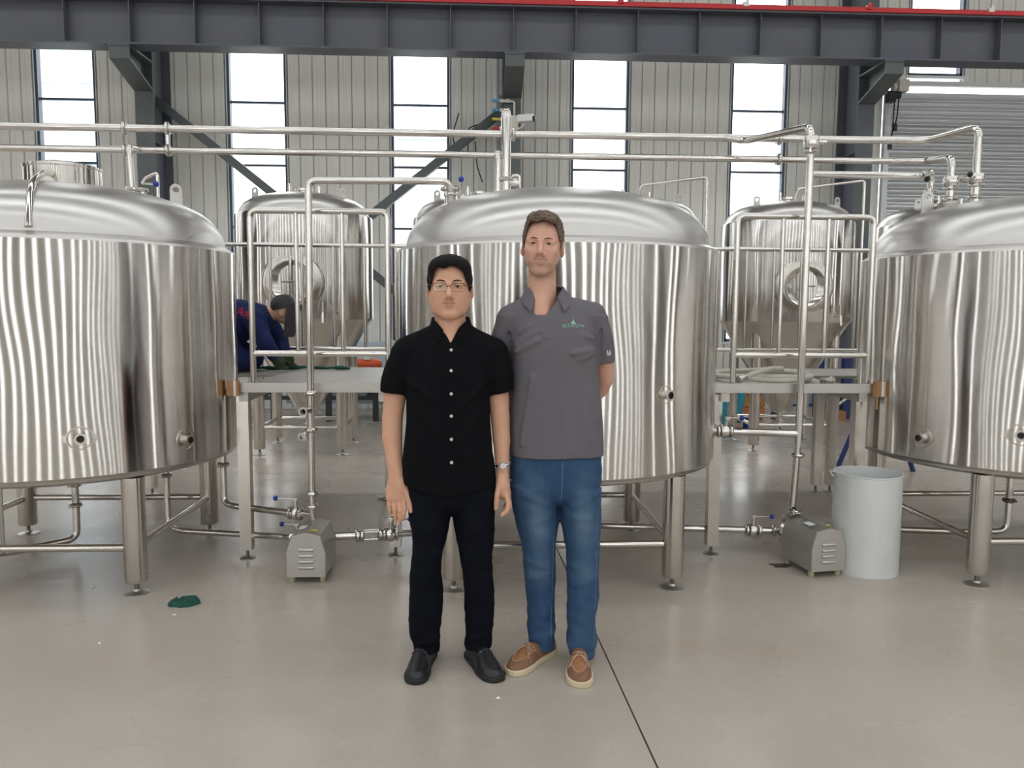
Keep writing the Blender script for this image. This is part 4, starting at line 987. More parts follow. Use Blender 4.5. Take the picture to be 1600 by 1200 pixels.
def head_tints(V, smile, stub):
    x, y, z = V.T; mz = -.060
    if smile: e = np.sqrt((x/.0275)**2+((z-mz-10*x*x+.0025)/.0105)**2)
    else: e = np.sqrt((x/.0245)**2+((z-mz+.0008)/.0085)**2)
    lip_ = np.clip((1.08-e)/.22, 0, 1)*np.clip((-.062-y)/.006, 0, 1)
    sm = lambda a, w_: np.clip(a/w_+.5, 0, 1)
    ln = -.054-.012*np.sin(np.clip((np.abs(x)-.02)/.03,0,1)*1.57)+.5*np.clip(y+.01,0,.03)
    b = np.maximum(sm(ln-z, .016), sm(-.0455-z, .006)*sm(.026-np.abs(x), .008))*sm(z+.124, .016)*sm(.012-y, .016)*(1-lip_)
    return lip_, b*(1. if stub else .12)
def xform(FQ, M_):
    V, Q = FQ; R3 = np.array(M_.to_3x3()); t = np.array(M_.translation); return V@R3.T+t, Q
def head_set(root, M_, skin, lip, w, jaw, smile, hairfn, hairmat, eye=.005, brow=.02, nose=1.0, stub=False, neck=None, fat=0):
    F = make_head(w, jaw, smile, brow, eye, nose, neck or ((0,.02,-.1),(0,.03,-.28),.056), fat, .040 if fat else .026)
    V, Q = F.mesh(); V = lap(V, Q, 1, .4)
    return xform((V, Q), M_), head_tints(V, smile, stub), F
def add_face(root, M_, w, eye, brow, smile, hairmat, browth=.0024):
    T_ = lambda p: M_ @ Vector(p)
    for s in (-1, 1):
        e = T_((s*.031*w,-.0718,eye-.001)); q = M_.to_3x3()
        r = .0125; mb = MB().ball(e, r, 18); eb = obj('eyeball', mb, 'eyewhite', root, local=True)
        d = (q @ Vector((0,-1,.0))).normalized()
        obj('iris', MB().lathe([(0,.0127),(.004,.0122),(.0056,.0113),(.0056,.0095)], e, d, 18), 'iris', eb, local=True)
        pts = [T_((s*x_*w, y_, brow+z_)) for x_, y_, z_ in ((.013,-.0945,.004),(.024,-.0905,.0085),(.036,-.084,.0090),(.048,-.073,.005))]
        obj('eyebrow', MB().tube(bend(pts,.006,3), [browth*k for k in np.interp(np.linspace(0,1,len(bend(pts,.006,3))), [0,.2,.6,1],[.7,1,1,.4])], 8), hairmat, root, local=True)
        lid = [T_((s*(.031+t*.0135)*w, -.0862+.006*t*t, eye+.0030-.0036*t*t)) for t in (-1,-.5,0,.5,1)]
        obj('eyelash', MB().tube(lid, .0010, 6), 'iris', root, local=True)
    if smile:
        pts = [T_((x_, -.0755+11*x_*x_, -.0605+10*x_*x_)) for x_ in np.linspace(-.019,.019,9)]
        obj('teeth', MB().tube(pts, [.0058]*9, 8), 'teeth', root, local=True)
def hair_field(w, crown, cutfn, seed, vol=.010, tex=.0035, tscale=.012, stretch=(1,1,1)):
    F = Field((-.125,-.135,-.09), (.125,.145,.165), .0024)
    F.u(ell((0,.018,.032), (.074*w+vol,.094+vol,.083+vol)))
    for c, r in crown: F.u(ell(c, r), .02)
    rp = ripple(seed, tscale, 10, stretch); rp2 = ripple(seed+1, tscale*2.4, 6)
    F.disp(lambda X, Y, Z: tex*rp(X,Y,Z)*1.6+tex*rp2(X,Y,Z)*.9)
    F.op((cutfn, [-9]*3, [9]*3), .006, 'i')
    return F

def hand(F, wrist, palm, fingers, thumb, k=.007):
    for p in palm: F.u(p, .012)
    for f in fingers+[thumb]:
        for p, q in zip(f, f[1:]): F.u(cone(p[:3], q[:3], p[3], q[3]), .004)
def nails(root, tips, m):
    for p, d, s in tips:
        mb = MB().lathe([(0,.0012),(.0045,.0010),(.0055,0)], p, d, 10); obj('fingernail', mb, m, root, local=True)
MT['nail'] = mat('fingernail_pink', (.60,.36,.28), .3)

# ---- shoes --------------------------------------------------------
def shoe_fields(L, wid, hgt, sole, toe=.5):
    U = [0,.012,.04,.12,.3,.5,.68,.82,.91,.96,.988,1.0]
    Wd = [.08,.38,.62,.76,.76,.82,1.0,.97,.80,.58,.34,.06]
    Hh = [.70,.85,.97,1.0,1.0,.98,.76,.60,.52,.44,.34,.18]
    U = [u*L for u in U]; Wd = [v*wid for v in Wd]; Hh = [v*hgt for v in Hh]
    def sec(grow, hscale, n):
        def f(X, Y, Z):            # X lateral, Y forward (toe at +L), Z up
            yy = Y.ravel(); yy = (yy-L/2)*(L/(L+2*grow))+L/2; w_ = (pchip(U, Wd, yy)+grow*.9*np.clip(np.minimum(yy,L-yy)/.01,0.05,1))[None,:,None]; h_ = (pchip(U, Hh, yy)*hscale)[None,:,None]
            off = (.006*np.sin(np.clip(yy/L,0,1)*math.pi))[None,:,None]
            e = ((np.abs(X-off)/w_)**n+(np.abs(Z)/np.maximum(h_, .004))**n)**(1/n)
            d = (e-1)*np.minimum(w_, h_); return np.maximum(d, np.maximum(-Y-grow, Y-L-grow))
        return f
    lo, hi = (-.075,-.02,-.012), (.075,L+.02,hgt+.03)
    up_ = Field(lo, hi, .0022); up_.u((sec(0,1,2.35), lo, hi)); up_.keep(lambda X, Y, Z: sole*.7-Z+0*X+0*Y)
    so = Field(lo, hi, .0022); so.u((sec(.004,3,4), lo, hi)); so.keep(lambda X, Y, Z: np.maximum(Z-sole, -Z)+0*X+0*Y, .004)
    return up_, so, (U, Wd, Hh)
def top_h(S, x, y, n=2.35):
    U, Wd, Hh = S; w_, h_ = float(pchip(U, Wd, np.array([y]))[0]), float(pchip(U, Hh, np.array([y]))[0])
    return h_*max(0, 1-abs((x-.006*math.sin(y/U[-1]*math.pi))/w_)**n)**(1/n)
# ------------------------------------------------------------------ man in black shirt
pa = thing('person', 'shorter man in black short sleeved shirt and glasses, standing with arms down', 'person', (-.097, 3.07, 0))
MA = Matrix.Translation((-.006, -.015, 1.523))
neckA = ((0,.022,-.09),(.004,.028,-.28),.060)
headA, idxA, _ = head_set(pa, MA, 'skin_a', 'lip_a', 1.06, 1.12, False, None, None, eye=.006, brow=.019, nose=1.1, neck=neckA, fat=.9)
# arms and hands
AL = Field((-.29,-.10,.60), (-.11,.09,1.33), .0026)
chain(AL, [(-.190,.012,1.24,.040),(-.222,.008,1.10,.043),(-.231,.004,1.02,.040),(-.232,-.008,.94,.0385),(-.222,-.024,.85,.031),(-.213,-.034,.785,.0265)], .02)
AL.u(ell((-.213,-.034,.80), (.030,.024,.05)), .012)
AL.u(ell((-.213,-.041,.742), (.042,.019,.047)), .02); AL.u(ell((-.192,-.046,.755), (.022,.018,.032)), .014); AL.u(ell((-.214,-.044,.712), (.041,.0165,.022)), .012)
for f in ([(-.183,-.047,.712,.0112),(-.180,-.061,.672,.0098),(-.184,-.060,.648,.0088),(-.188,-.054,.628,.0078)],
          [(-.203,-.045,.706,.0115),(-.198,-.062,.663,.0100),(-.199,-.060,.638,.0088),(-.202,-.053,.616,.0078)],
          [(-.224,-.042,.708,.0110),(-.219,-.057,.668,.0095),(-.217,-.055,.645,.0085),(-.217,-.048,.624,.0076)],
          [(-.244,-.036,.716,.0100),(-.241,-.048,.685,.0086),(-.238,-.047,.664,.0077),(-.235,-.041,.648,.0070)],
          [(-.184,-.046,.762,.0140),(-.168,-.060,.722,.0118),(-.160,-.066,.692,.0105),(-.156,-.068,.664,.0086)]):
    for p, q in zip(f, f[1:]): AL.u(cone(p[:3], q[:3], p[3]*.93, q[3]*.93), .0025)
AR = Field((.10,-.11,.60), (.26,.09,1.33), .0026)
chain(AR, [(.168,.012,1.24,.040),(.183,.008,1.10,.041),(.191,.004,1.02,.0365),(.196,-.006,.93,.034),(.198,-.020,.85,.0265),(.199,-.026,.80,.0235)], .02)
AR.u(ell((.203,-.030,.75), (.027,.030,.048)), .018); AR.u(ell((.190,-.046,.762), (.016,.018,.034)), .014); AR.u(ell((.212,-.026,.722), (.022,.033,.022)), .012)
for f in ([(.214,-.050,.722,.0112),(.223,-.060,.690,.0098),(.215,-.074,.664,.0088),(.196,-.080,.650,.0078)],
          [(.219,-.034,.716,.0115),(.228,-.040,.678,.0100),(.216,-.054,.652,.0088),(.196,-.058,.642,.0078)],
          [(.220,-.016,.716,.0110),(.228,-.020,.680,.0095),(.216,-.034,.655,.0085),(.198,-.040,.646,.0076)],
          [(.218,.000,.722,.0100),(.225,-.002,.694,.0086),(.214,-.014,.672,.0077),(.200,-.020,.664,.0070)],
          [(.187,-.050,.768,.0135),(.178,-.064,.725,.0115),(.175,-.068,.698,.0100),(.173,-.067,.672,.0084)]):
    for p, q in zip(f, f[1:]): AR.u(cone(p[:3], q[:3], p[3]*.93, q[3]*.93), .0025)
TB = Field((-.24,-.16,.04), (.24,.16,1.42), .006)      # body core under the clothes
TB.u(tower([(.70,0,.01,.10,.07),(.8,-.008,0,.155,.105),(.95,-.01,0,.145,.105),(1.1,-.014,0,.145,.10),(1.22,-.012,.005,.15,.095),(1.31,-.006,.012,.12,.07),(1.345,-.003,.014,.058,.05)]))
chain(TB, [(-.08,.01,.66,.085),(-.10,0,.42,.042),(-.106,.04,.08,.032)], .03); chain(TB, [(.08,.01,.66,.085),(.10,0,.42,.042),(.106,.04,.08,.032)], .03)
for s in (-1, 1): TB.u(cone((0,.012,1.30), (s*.150-.007,.012,1.265), .04,.038), .02)
nh = len(headA[1])
pm = AL.mesh(), AR.mesh(), TB.mesh(); pm = [(lap(V, Q, 1, .4), Q) for V, Q in pm]
bodyA = sdf_obj('body', [headA]+pm, ['skin_a'], pa, attrs={'lip': idxA[0], 'beard': idxA[1]})
add_face(pa, MA, 1.06, .006, .019, False, 'hair_black')
for p, d in (((-.156,-.0755,.668),(0,-1,.0)),((.173,-.0745,.676),(-.2,-1,0))):
    obj('fingernail', MB().lathe([(0,.0012),(.0048,.0010),(.0058,-.002)], p, d, 10), 'nail', pa, local=True)
# hair: short black, brushed up at the front
def cutA(X, Y, Z):
    front = .078-.9*np.maximum(np.abs(X)-.040,0)+np.where(np.abs(X) > .052, -2.4*(np.abs(X)-.052), 0)+.006*np.sin(X*95+.4)
    side = -.012-.35*(Y-.0)
    line = np.where(Y < -.010, np.maximum(front-.25*np.minimum(Y+.08,0)*0, -.028), np.where(Y > .022, -.035-.5*(Y-.022), -.03))
    return line-Z
hA = hair_field(1.06, [((0,-.025,.092),(.064,.062,.034)),((0,.03,.085),(.072,.075,.04)),((.045,-.02,.075),(.035,.05,.03)),((-.045,-.02,.075),(.035,.05,.03))], cutA, 5, .0095, .0022, .008, (1,1,.25))
sdf_obj('hair', [xform((lambda m: (lap(m[0], m[1], 1, .3), m[1]))(hA.mesh()), MA)], ['hair_black'], pa)
# glasses
gl = MB()
gz, gy = 1.523+.005, -.015-.098
for s in (-1, 1):
    c = (-.006+s*.034, gy+.004, gz-.004); ring = []
    for k in range(28):
        a = 2*math.pi*k/28; ca, sa = math.cos(a), math.sin(a)
        ring.append((c[0]+.0265*np.sign(ca)*abs(ca)**.5, c[1]+.010*(max(0,(s*(.0265*ca)+.0265))/.053)**2, c[2]+.0155*np.sign(sa)*abs(sa)**.55))
    gl.tube(ring, .0006, 6, closed=True)
    gl.tube([p for p in ring if p[2] > c[2]-.002][:14] if s > 0 else [p for p in ring if p[2] > c[2]-.002][:14], .0011, 6)
    o = (c[0]+s*.0265, gy+.014, c[2]+.006)
    gl.tube(bend([o,(o[0]+s*.008, gy+.020, o[2]+.002),(-.006+s*.0845, gy+.05, o[2]+.002),(-.006+s*.085, gy+.115, o[2]-.004)], .008), .0016, 6)
gl.tube([(-.0145,gy+.003,gz-.001),(-.006,gy-.001,gz+.003),(.0025,gy+.003,gz-.001)], .0013, 6)
g_ = obj('glasses', gl, 'wire', pa, local=True, label='thin dark rimmed glasses')
for s in (-1, 1):
    c = (-.006+s*.034, gy+.004, gz-.004); ring = []
    for k in range(24):
        a = 2*math.pi*k/24; ca, sa = math.cos(a), math.sin(a)
        ring.append((c[0]+.026*np.sign(ca)*abs(ca)**.5, c[1]+.010*(max(0,(s*(.0265*ca)+.0265))/.053)**2, c[2]+.015*np.sign(sa)*abs(sa)**.55))
    obj('lens', MB().add(ring, [tuple(range(24))]), 'lens', g_, local=True)
# shirt
SH = Field((-.30,-.18,.68), (.27,.17,1.43), .0036)
SH.u(tower([(.66,-.009,.002,.181,.128),(.73,-.009,.0,.184,.131),(.80,-.010,-.002,.184,.131),(.90,-.012,-.004,.174,.130),(1.02,-.014,-.003,.164,.124),(1.12,-.016,0,.163,.119),(1.21,-.013,.005,.168,.112),(1.275,-.008,.01,.165,.098),(1.32,-.006,.012,.145,.083),(1.355,-.004,.013,.105,.072),(1.385,-.004,.014,.077,.066),(1.40,-.004,.014,.070,.062)], 2.4))
SH.u(cone((-.05,.012,1.340), (-.170,.010,1.278), .048,.060), .02); SH.u(cone((.042,.012,1.340), (.158,.010,1.278), .048,.060), .02)
SL = Field((-.30,-.18,.68), (.27,.17,1.43), .0036)
SL.u(tower([(1.05,-.225,.002,.050,.054),(1.15,-.221,.005,.054,.060),(1.22,-.202,.008,.058,.064),(1.29,-.178,.010,.052,.058)]))
SL.u(tower([(1.05,.191,.002,.049,.054),(1.15,.189,.005,.053,.060),(1.22,.176,.008,.058,.064),(1.29,.161,.010,.052,.058)]))
for s, cx in ((-1,-.224),(1,.190)):        # trim cuffs, hollow them
    SL.cut((lambda X, Y, Z, s=s, cx=cx: np.maximum(Z-(1.118+.16*(s*(X-cx))), s*0-(s*X-.08))+0*Y, [cx-.09,-.2,1.0], [cx+.09,.2,1.16]), .003)
    SL.cut((tower([(1.0,cx,.003,.045,.049),(1.16,cx,.005,.045,.051)], 2)[0], [cx-.06,-.08,1.05], [cx+.06,.08,1.15]), .002)
SH.merge(SL, .018)
# curved shirt-tail hem
SH.keep(lambda X, Y, Z: (.735+.9*X*X*1.2+.0*Y)-Z, .003)
SH.cut((tower([(.6,-.009,.0,.174,.121),(.80,-.01,0,.174,.121)], 2.4)[0], [-.2,-.15,.66], [.2,.15,.775]), .002)
# neck opening and V
SH.cut(cone((-.003,.0,1.34), (-.003,-.005,1.46), .058,.064), .006)
SH.cut((lambda X, Y, Z: np.maximum(np.abs(X+.001)*1.0-(Z-1.313)*.52, np.maximum(Y+.0, -.16-Y)), [-.08,-.16,1.30], [.08,.0,1.43]), .003)
ra, rb = ripple(21,.16,7,(1,1,.55)), ripple(22,.07,6,(1,.8,.7))
SH.disp(lambda X, Y, Z: .0042*ra(X,Y,Z)+.0016*rb(X,Y,Z))
for a, b, w, am in (((-.16,-.09,1.17),(-.06,-.12,1.10),.014,.008),((-.165,-.08,1.12),(-.05,-.125,.98),.016,.006),((.14,-.09,1.17),(.05,-.12,1.08),.014,.008),((.15,-.09,1.10),(.05,-.125,.95),.016,.005),((-.13,-.11,.86),(-.05,-.13,.80),.02,.005),((.14,-.11,.84),(.04,-.13,.90),.02,.005),((-.20,-.04,1.20),(-.15,-.09,1.14),.012,.006),((.19,-.04,1.20),(.14,-.09,1.15),.012,.006)): SH.disp(fold(a,b,w,am))
sA = sdf_obj('shirt', [SH], ['shirt_black'], pa, smooth=2, label='black short sleeved button shirt')
def collar(parent, c, rx, ry, ztop, drop, point, m, open_w, spread, tilt=0, gapang=26, stand=0.0):
    """turn-down collar: strip around the neck with pointed fronts"""
    n = 48; P = [[], [], [], []]
    for i in range(n+1):
        t = i/n; a = R_(-90+gapang+(360-2*gapang)*t); f = abs(2*t-1)          # f=1 at the fronts
        ff = max(0, (f-.72)/.28)
        back = math.sin(a)
        zt = ztop+.012*back-.030*ff**1.5*open_w; r_ = 1-.10*ff
        x, y = math.cos(a), math.sin(a)
        ti = Vector((c[0]+x*rx*r_, c[1]+y*ry*r_, zt))
        lowx, lowy = rx*spread, ry*spread
        dr = drop*(1+.15*(1-f))+point*ff**2
        bo = Vector((c[0]+x*lowx*(1-.02*ff), c[1]+y*lowy-.012*ff, zt-dr))
        nrm = Vector((x,y,.4)).normalized()*.0022
        P[0].append(ti-nrm); P[1].append(ti+nrm*1.0+Vector((x,y,0))*.004+Vector((0,0,.003))); P[2].append(bo+nrm*1.6); P[3].append(bo-nrm)
    V = sum(P, []); k = n+1; F_ = []
    for r in range(4):
        s2 = (r+1) % 4
        for i in range(n): F_.append((r*k+i, r*k+i+1, s2*k+i+1, s2*k+i))
    F_ += [(0,k,2*k,3*k), (k-1,2*k-1,3*k-1,4*k-1)[::-1]]
    return obj('collar', MB().add(V, F_), m, parent, 50, local=True)
collar(sA, (-.003,.008), .068, .072, 1.405, .034, .022, 'shirt_black', 1.0, 1.20)
pk = [(1.300,-.0),(1.262,0),(1.205,0),(1.142,0),(1.080,0),(1.012,0),(.945,0),(.878,0)]
def surf_y(F, x, z, off=.0):
    i = int(round((x-F.lo[0])/F.h)); k = int(round((z-F.lo[2])/F.h)); col = F.F[i,:,k]
    j = np.argmax(col < 0)
    if j == 0: return F.lo[1]
    return F.lo[1]+F.h*(j-1+col[j-1]/(col[j-1]-col[j]))-off
pl = MB(); zs = np.linspace(.76,1.300,34)
vs = []
for z in zs:
    x = -.001+.006*(1.3-z)
    for dx in (-.017,.017): vs.append((x+dx, surf_y(SH, x+dx, z, .0022), z))
pl.add(vs, [(2*i,2*i+1,2*i+3,2*i+2) for i in range(33)])
obj('placket', pl, 'shirt_black', sA, local=True)
for z in (1.290,1.213,1.126,1.043,.956,.868):
    x = .0015+.006*(1.3-z)
    obj('button', MB().lathe([(0,.002),(.0042,.002),(.0054,.0032),(.0062,.002),(.0062,0),(0,0)], (x, surf_y(SH, x, z, .0022), z), (0,-1,0), 14), 'button', sA, local=True)
# trousers
def trousers(name, pelvis, legL, legR, m, parent, crotch, folds, seed, amp=(.006,.003), hz=(.05,.05), lo=(-.24,-.19,.0), hi=(.25,.2,.93), cutz=None, label=None):
    F = Field(lo, hi, .0038)
    F.u(tower(pelvis, 2.5)); F.u(tower(legL, 2.1), .022); F.u(tower(legR, 2.1), .022)
    r1, r2 = ripple(seed,.14,7,(1,1,.8)), ripple(seed+1,.055,6,(.7,.7,1.2))
    F.disp(lambda X, Y, Z: (amp[0]*r1(X,Y,Z)+amp[1]*r2(X,Y,Z)*(1+1.5*np.exp(-((Z-.12)/.1)**2))))
    for f in folds: F.disp(fold(*f))
    for leg_, z in ((legL,hz[0]),(legR,hz[1])):
        r = sorted(leg_)[0]
        F.cut((tower([(-.05,r[1],r[2],r[3]-.013,r[4]-.013),(z+.05,r[1],r[2],r[3]-.013,r[4]-.013)],2.1)[0], [r[1]-.09,r[2]-.09,-.02], [r[1]+.09,r[2]+.09,z+.03]), .003)
    V, Q = F.mesh(); V = lap(V, Q, 2, .45); x, y, z = V.T; fade = 0
    for lg in (legL, legR):
        a_ = np.array(sorted(lg)); cx = np.interp(z, a_[:,0], a_[:,1])
        fade = fade+np.exp(-((x-cx)/.040)**2)*(np.exp(-((z-.60)/.10)**2)+.55*np.exp(-((z-.40)/.05)**2)+.25*np.exp(-((z-.76)/.06)**2))
    fade = np.clip(fade*(y < -.01)*(1+.15*np.sin(z*60+x*25)), 0, 1)
    return sdf_obj(name, [(V, Q)], [m], parent, label=label, attrs={'fade': fade}), F
lLa = [(.055,-.106,.050,.052,.066),(.085,-.106,.049,.053,.064),(.12,-.110,.045,.062,.068),(.17,-.109,.042,.067,.070),(.22,-.108,.035,.069,.073),(.30,-.106,.025,.067,.072),(.36,-.105,.015,.064,.070),(.42,-.100,.003,.061,.068),(.47,-.095,.0,.062,.072),(.56,-.089,.004,.073,.088),(.64,-.088,.008,.084,.103),(.72,-.088,.010,.088,.112)]
lRa = [(.070,.106,.050,.056,.066),(.10,.106,.049,.057,.064),(.14,.110,.045,.056,.066),(.2,.111,.038,.058,.068),(.31,.110,.025,.061,.070),(.40,.102,.008,.062,.068),(.456,.095,.0,.064,.070),(.56,.092,.004,.077,.088),(.64,.088,.008,.084,.103),(.72,.088,.010,.088,.112)]
trA, _ = trousers('trousers', [(.652,0,.008,.06,.06),(.675,0,.008,.125,.098),(.71,0,.007,.170,.116),(.74,0,.006,.177,.120),(.80,-.004,.004,.172,.120),(.86,-.006,.004,.166,.118)], lLa, lRa, 'trouser_navy', pa, .64,
    [((-.15,-.02,.10),(-.06,-.02,.13),.012,.011),((-.16,0,.16),(-.06,-.02,.14),.012,.006),((.06,-.02,.12),(.16,0,.15),.012,.007),((.06,-.02,.19),(.15,-.02,.16),.014,.005),((-.15,-.05,.46),(-.05,-.07,.50),.013,.008),((.05,-.07,.48),(.15,-.05,.44),.013,.008),((0,-.1,.64),(-.13,-.1,.56),.016,.005),((0,-.1,.64),(.13,-.1,.57),.016,.005)], 31, hz=(.062,.078))
# shoes: black slip-on loafers
def loafer(parent, heel, direction, side):
    L = .283; a = math.atan2(direction[1], direction[0])-math.pi/2
    upf, sof, S = shoe_fields(L, .047, .094, .020)
    o = sdf_obj('shoe', [upf], ['shoe_black'], parent, loc=(heel[0],heel[1],0), rot=(0,0,a), label='black leather slip-on shoe')
    sdf_obj('sole', [sof], ['sole_black'], o)
    for sx in (-1, 1):      # apron seam
        pts = [(sx*x, y, top_h(S, sx*x, y)+.0005) for x, y in ((.016,L*.60),(.026,L*.70),(.029,L*.80),(.024,L*.88),(.010,L*.935),(0,L*.945))]
        obj('apron_seam', MB().tube(bend(pts,.02,3), .0016, 6), 'shoe_black', o, local=True)
    st = [(x, L*.57, top_h(S, x, L*.57)+.001) for x in np.linspace(-.034,.036,11)]
    obj('strap', MB().tube(st, .004, 8, flat=None), 'shoe_black', o, local=True)
    obj('buckle', MB().box((side*.026, L*.585, top_h(S, side*.026, L*.58)+.003), (.008,.006,.006)), 'chrome', o, local=True)
loafer(pa, (-.095,.135), (-.045,-.275), -1)
loafer(pa, (.075,.125), (.105,-.25), 1)
# wrist watch
wc = Vector((.1985,-.0222,.838)); ring = [(wc.x+.0295*math.cos(a), wc.y+.0285*math.sin(a), wc.z+.004*math.cos(a)) for a in np.linspace(0,2*math.pi,33)[:-1]]
wt = obj('watch', MB().tube(ring, .0042, 8, closed=True), 'chrome', pa, local=True, label='steel wrist watch')
for k in range(0, 32, 2): obj('watch_link', MB().box(ring[k], (.0045,.0045,.013), math.atan2(ring[k][1]-wc.y, ring[k][0]-wc.x)), 'chrome', wt, local=True)
obj('watch_case', MB().lathe([(0,.006),(.012,.006),(.0145,.004),(.0145,-.004),(0,-.004)], (wc.x+.002,wc.y-.031,wc.z), (.05,-1,.1), 20), 'chrome', wt, local=True)
obj('watch_dial', MB().lathe([(0,.0066),(.0115,.0064)], (wc.x+.002,wc.y-.031,wc.z), (.05,-1,.1), 20), 'button', wt, local=True)

# ------------------------------------------------------------------ man in grey polo
pb = thing('person', 'taller man in grey polo and blue jeans, smiling with hands behind his back', 'person', (.315, 3.138, 0))
MBx = Matrix.Translation((-.056, -.012, 1.693)) @ Matrix.Rotation(R_(-9), 4, 'Z') @ Matrix.Rotation(R_(2.5), 4, 'Y') @ Matrix.Scale(1.035, 4)
neckB = ((.0,.028,-.09),(.012,.03,-.28),.053)
headB, idxB, _ = head_set(pb, MBx, 'skin_b', 'lip_b', 0.955, .94, True, None, None, eye=.003, brow=.0145, nose=1.05, neck=neckB, stub=True, fat=.0)
BR = Field((.12,-.06,.93), (.28,.26,1.46), .003)
chain(BR, [(.172,.022,1.36,.038),(.196,.045,1.27,.043),(.212,.085,1.165,.040),(.20,.115,1.12,.039),(.15,.155,1.06,.034),(.06,.185,1.0,.027)], .02)
BL = Field((-.28,-.06,.93), (-.06,.26,1.46), .003)
chain(BL, [(-.192,.022,1.36,.038),(-.215,.045,1.27,.043),(-.226,.085,1.165,.040),(-.21,.115,1.12,.039),(-.15,.155,1.06,.034),(-.06,.185,1.0,.027)], .02)
HB = Field((-.14,.14,.86), (.14,.28,1.06), .003)       # clasped hands behind the back
HB.u(cone((.13,.16,1.04), (.04,.19,.99), .032,.027)); HB.u(cone((-.13,.16,1.04), (-.04,.19,.99), .032,.027))
HB.u(ell((.01,.195,.965), (.045,.018,.04)), .012); HB.u(ell((-.012,.225,.96), (.045,.018,.04)), .012)
for k in range(4):
    HB.u(cone((-.03,.20-.004*k,.98-.02*k), (-.085,.20,.955-.018*k), .0105,.0085), .005); HB.u(cone((.03,.235,.98-.02*k), (.08,.225,.955-.018*k), .0105,.0085), .005)
HB.u(cone((.035,.20,.99), (.02,.225,1.02), .012,.010), .006); HB.u(cone((-.035,.23,.99), (-.01,.245,1.02), .012,.010), .006)
TBb = Field((-.24,-.16,.04), (.26,.16,1.54), .006)
TBb.u(tower([(.72,.01,.005,.10,.07),(.86,.008,0,.165,.105),(1.0,.006,0,.162,.10),(1.15,0,0,.155,.10),(1.28,-.008,0,.158,.098),(1.40,-.02,.01,.145,.08),(1.45,-.03,.014,.07,.05)]))
chain(TBb, [(-.07,.0,.70,.085),(-.058,0,.42,.042),(-.043,.02,.08,.032)], .03); chain(TBb, [(.10,0,.70,.085),(.12,-.01,.42,.042),(.12,-.03,.07,.032)], .03)
for s, e in ((1,.14),(-1,-.165)): TBb.u(cone((-.03,.015,1.40), (e,.02,1.38), .04,.038), .02)
pm2 = [(lap(V, Q, 1, .4), Q) for V, Q in (BR.mesh(), BL.mesh(), HB.mesh(), TBb.mesh())]
sdf_obj('body', [headB]+pm2, ['skin_b'], pb, attrs={'lip': idxB[0], 'beard': idxB[1]})
add_face(pb, MBx, .955, .003, .0145, True, 'hair_brown', .0024)
def cutB(X, Y, Z):
    front = .086-.5*np.maximum(np.abs(X)-.030,0)+np.where(np.abs(X) > .048, -2.6*(np.abs(X)-.048), 0)+.004*np.sin(X*120+1)
    line = np.where(Y < -.006, np.maximum(front, -.022), np.where(Y > .026, -.04-.5*(Y-.026), -.024))
    return line-Z
hB = hair_field(.955, [((.0,-.022,.092),(.056,.062,.038)),((.02,-.05,.088),(.03,.03,.028)),((-.03,-.045,.09),(.028,.03,.026)),((0,.03,.085),(.066,.075,.042))], cutB, 9, .0080, .0044, .015)
sdf_obj('hair', [xform((lambda m: (lap(m[0], m[1], 1, .3), m[1]))(hB.mesh()), MBx)], ['hair_brown'], pb)
# polo shirt
PO = Field((-.29,-.18,.83), (.28,.20,1.55), .0036)
PO.u(tower([(.80,.008,.002,.190,.126),(.86,.008,.002,.190,.126),(.95,.007,0,.187,.122),(1.05,.005,0,.183,.118),(1.15,0,0,.177,.116),(1.25,-.006,0,.174,.116),(1.33,-.013,.003,.174,.114),(1.39,-.018,.007,.170,.103),(1.435,-.024,.011,.155,.088),(1.47,-.031,.013,.118,.076),(1.50,-.037,.014,.082,.066),(1.515,-.039,.014,.072,.062)], 2.45))
PO.u(cone((.01,.014,1.462), (.148,.018,1.420), .044,.058), .02); PO.u(cone((-.085,.014,1.460), (-.178,.018,1.408), .044,.058), .02)
PS = Field((-.29,-.18,.83), (.28,.20,1.55), .0036)
PS.u(tower([(1.16,.206,.066,.047,.056),(1.25,.199,.050,.051,.060),(1.33,.183,.033,.054,.064),(1.42,.160,.018,.050,.058)]))
PS.u(tower([(1.16,-.224,.066,.047,.056),(1.25,-.220,.050,.051,.060),(1.33,-.206,.033,.054,.064),(1.42,-.182,.018,.050,.058)]))
for s, cx, zc in ((1,.20,1.224),(-1,-.22,1.217)):
    PS.cut((lambda X, Y, Z, s=s, cx=cx, zc=zc: np.maximum(Z-(zc+.14*s*(X-cx)), -(s*X-.08))+0*Y, [cx-.09,-.1,1.1], [cx+.09,.2,1.3]), .003)
    PS.cut((tower([(1.1,cx+s*.004,.066,.042,.051),(1.26,cx,.052,.042,.051)],2)[0], [cx-.06,-.02,1.12], [cx+.06,.15,1.25]), .002)
PO.merge(PS, .016)
PO.keep(lambda X, Y, Z: (.862+.02*X*0+.002*np.sin(X*25)+.0*Y)-Z, .003)
PO.cut((tower([(.7,.008,.002,.183,.119),(.95,.007,0,.183,.119)],2.45)[0], [-.2,-.15,.80], [.22,.15,.885]), .002)
PO.cut(cone((-.040,.002,1.45), (-.043,-.003,1.58), .055,.062), .006)
PO.cut((lambda X, Y, Z: np.maximum(np.abs(X+.047)-(Z-1.420)*.80, np.maximum(Y, -.16-Y)), [-.15,-.16,1.42], [.06,.0,1.55]), .003)
ra, rb = ripple(41,.22,7,(1,1,.45)), ripple(42,.08,6,(1,.8,.6))
PO.disp(lambda X, Y, Z: .0050*ra(X,Y,Z)+.0016*rb(X,Y,Z))
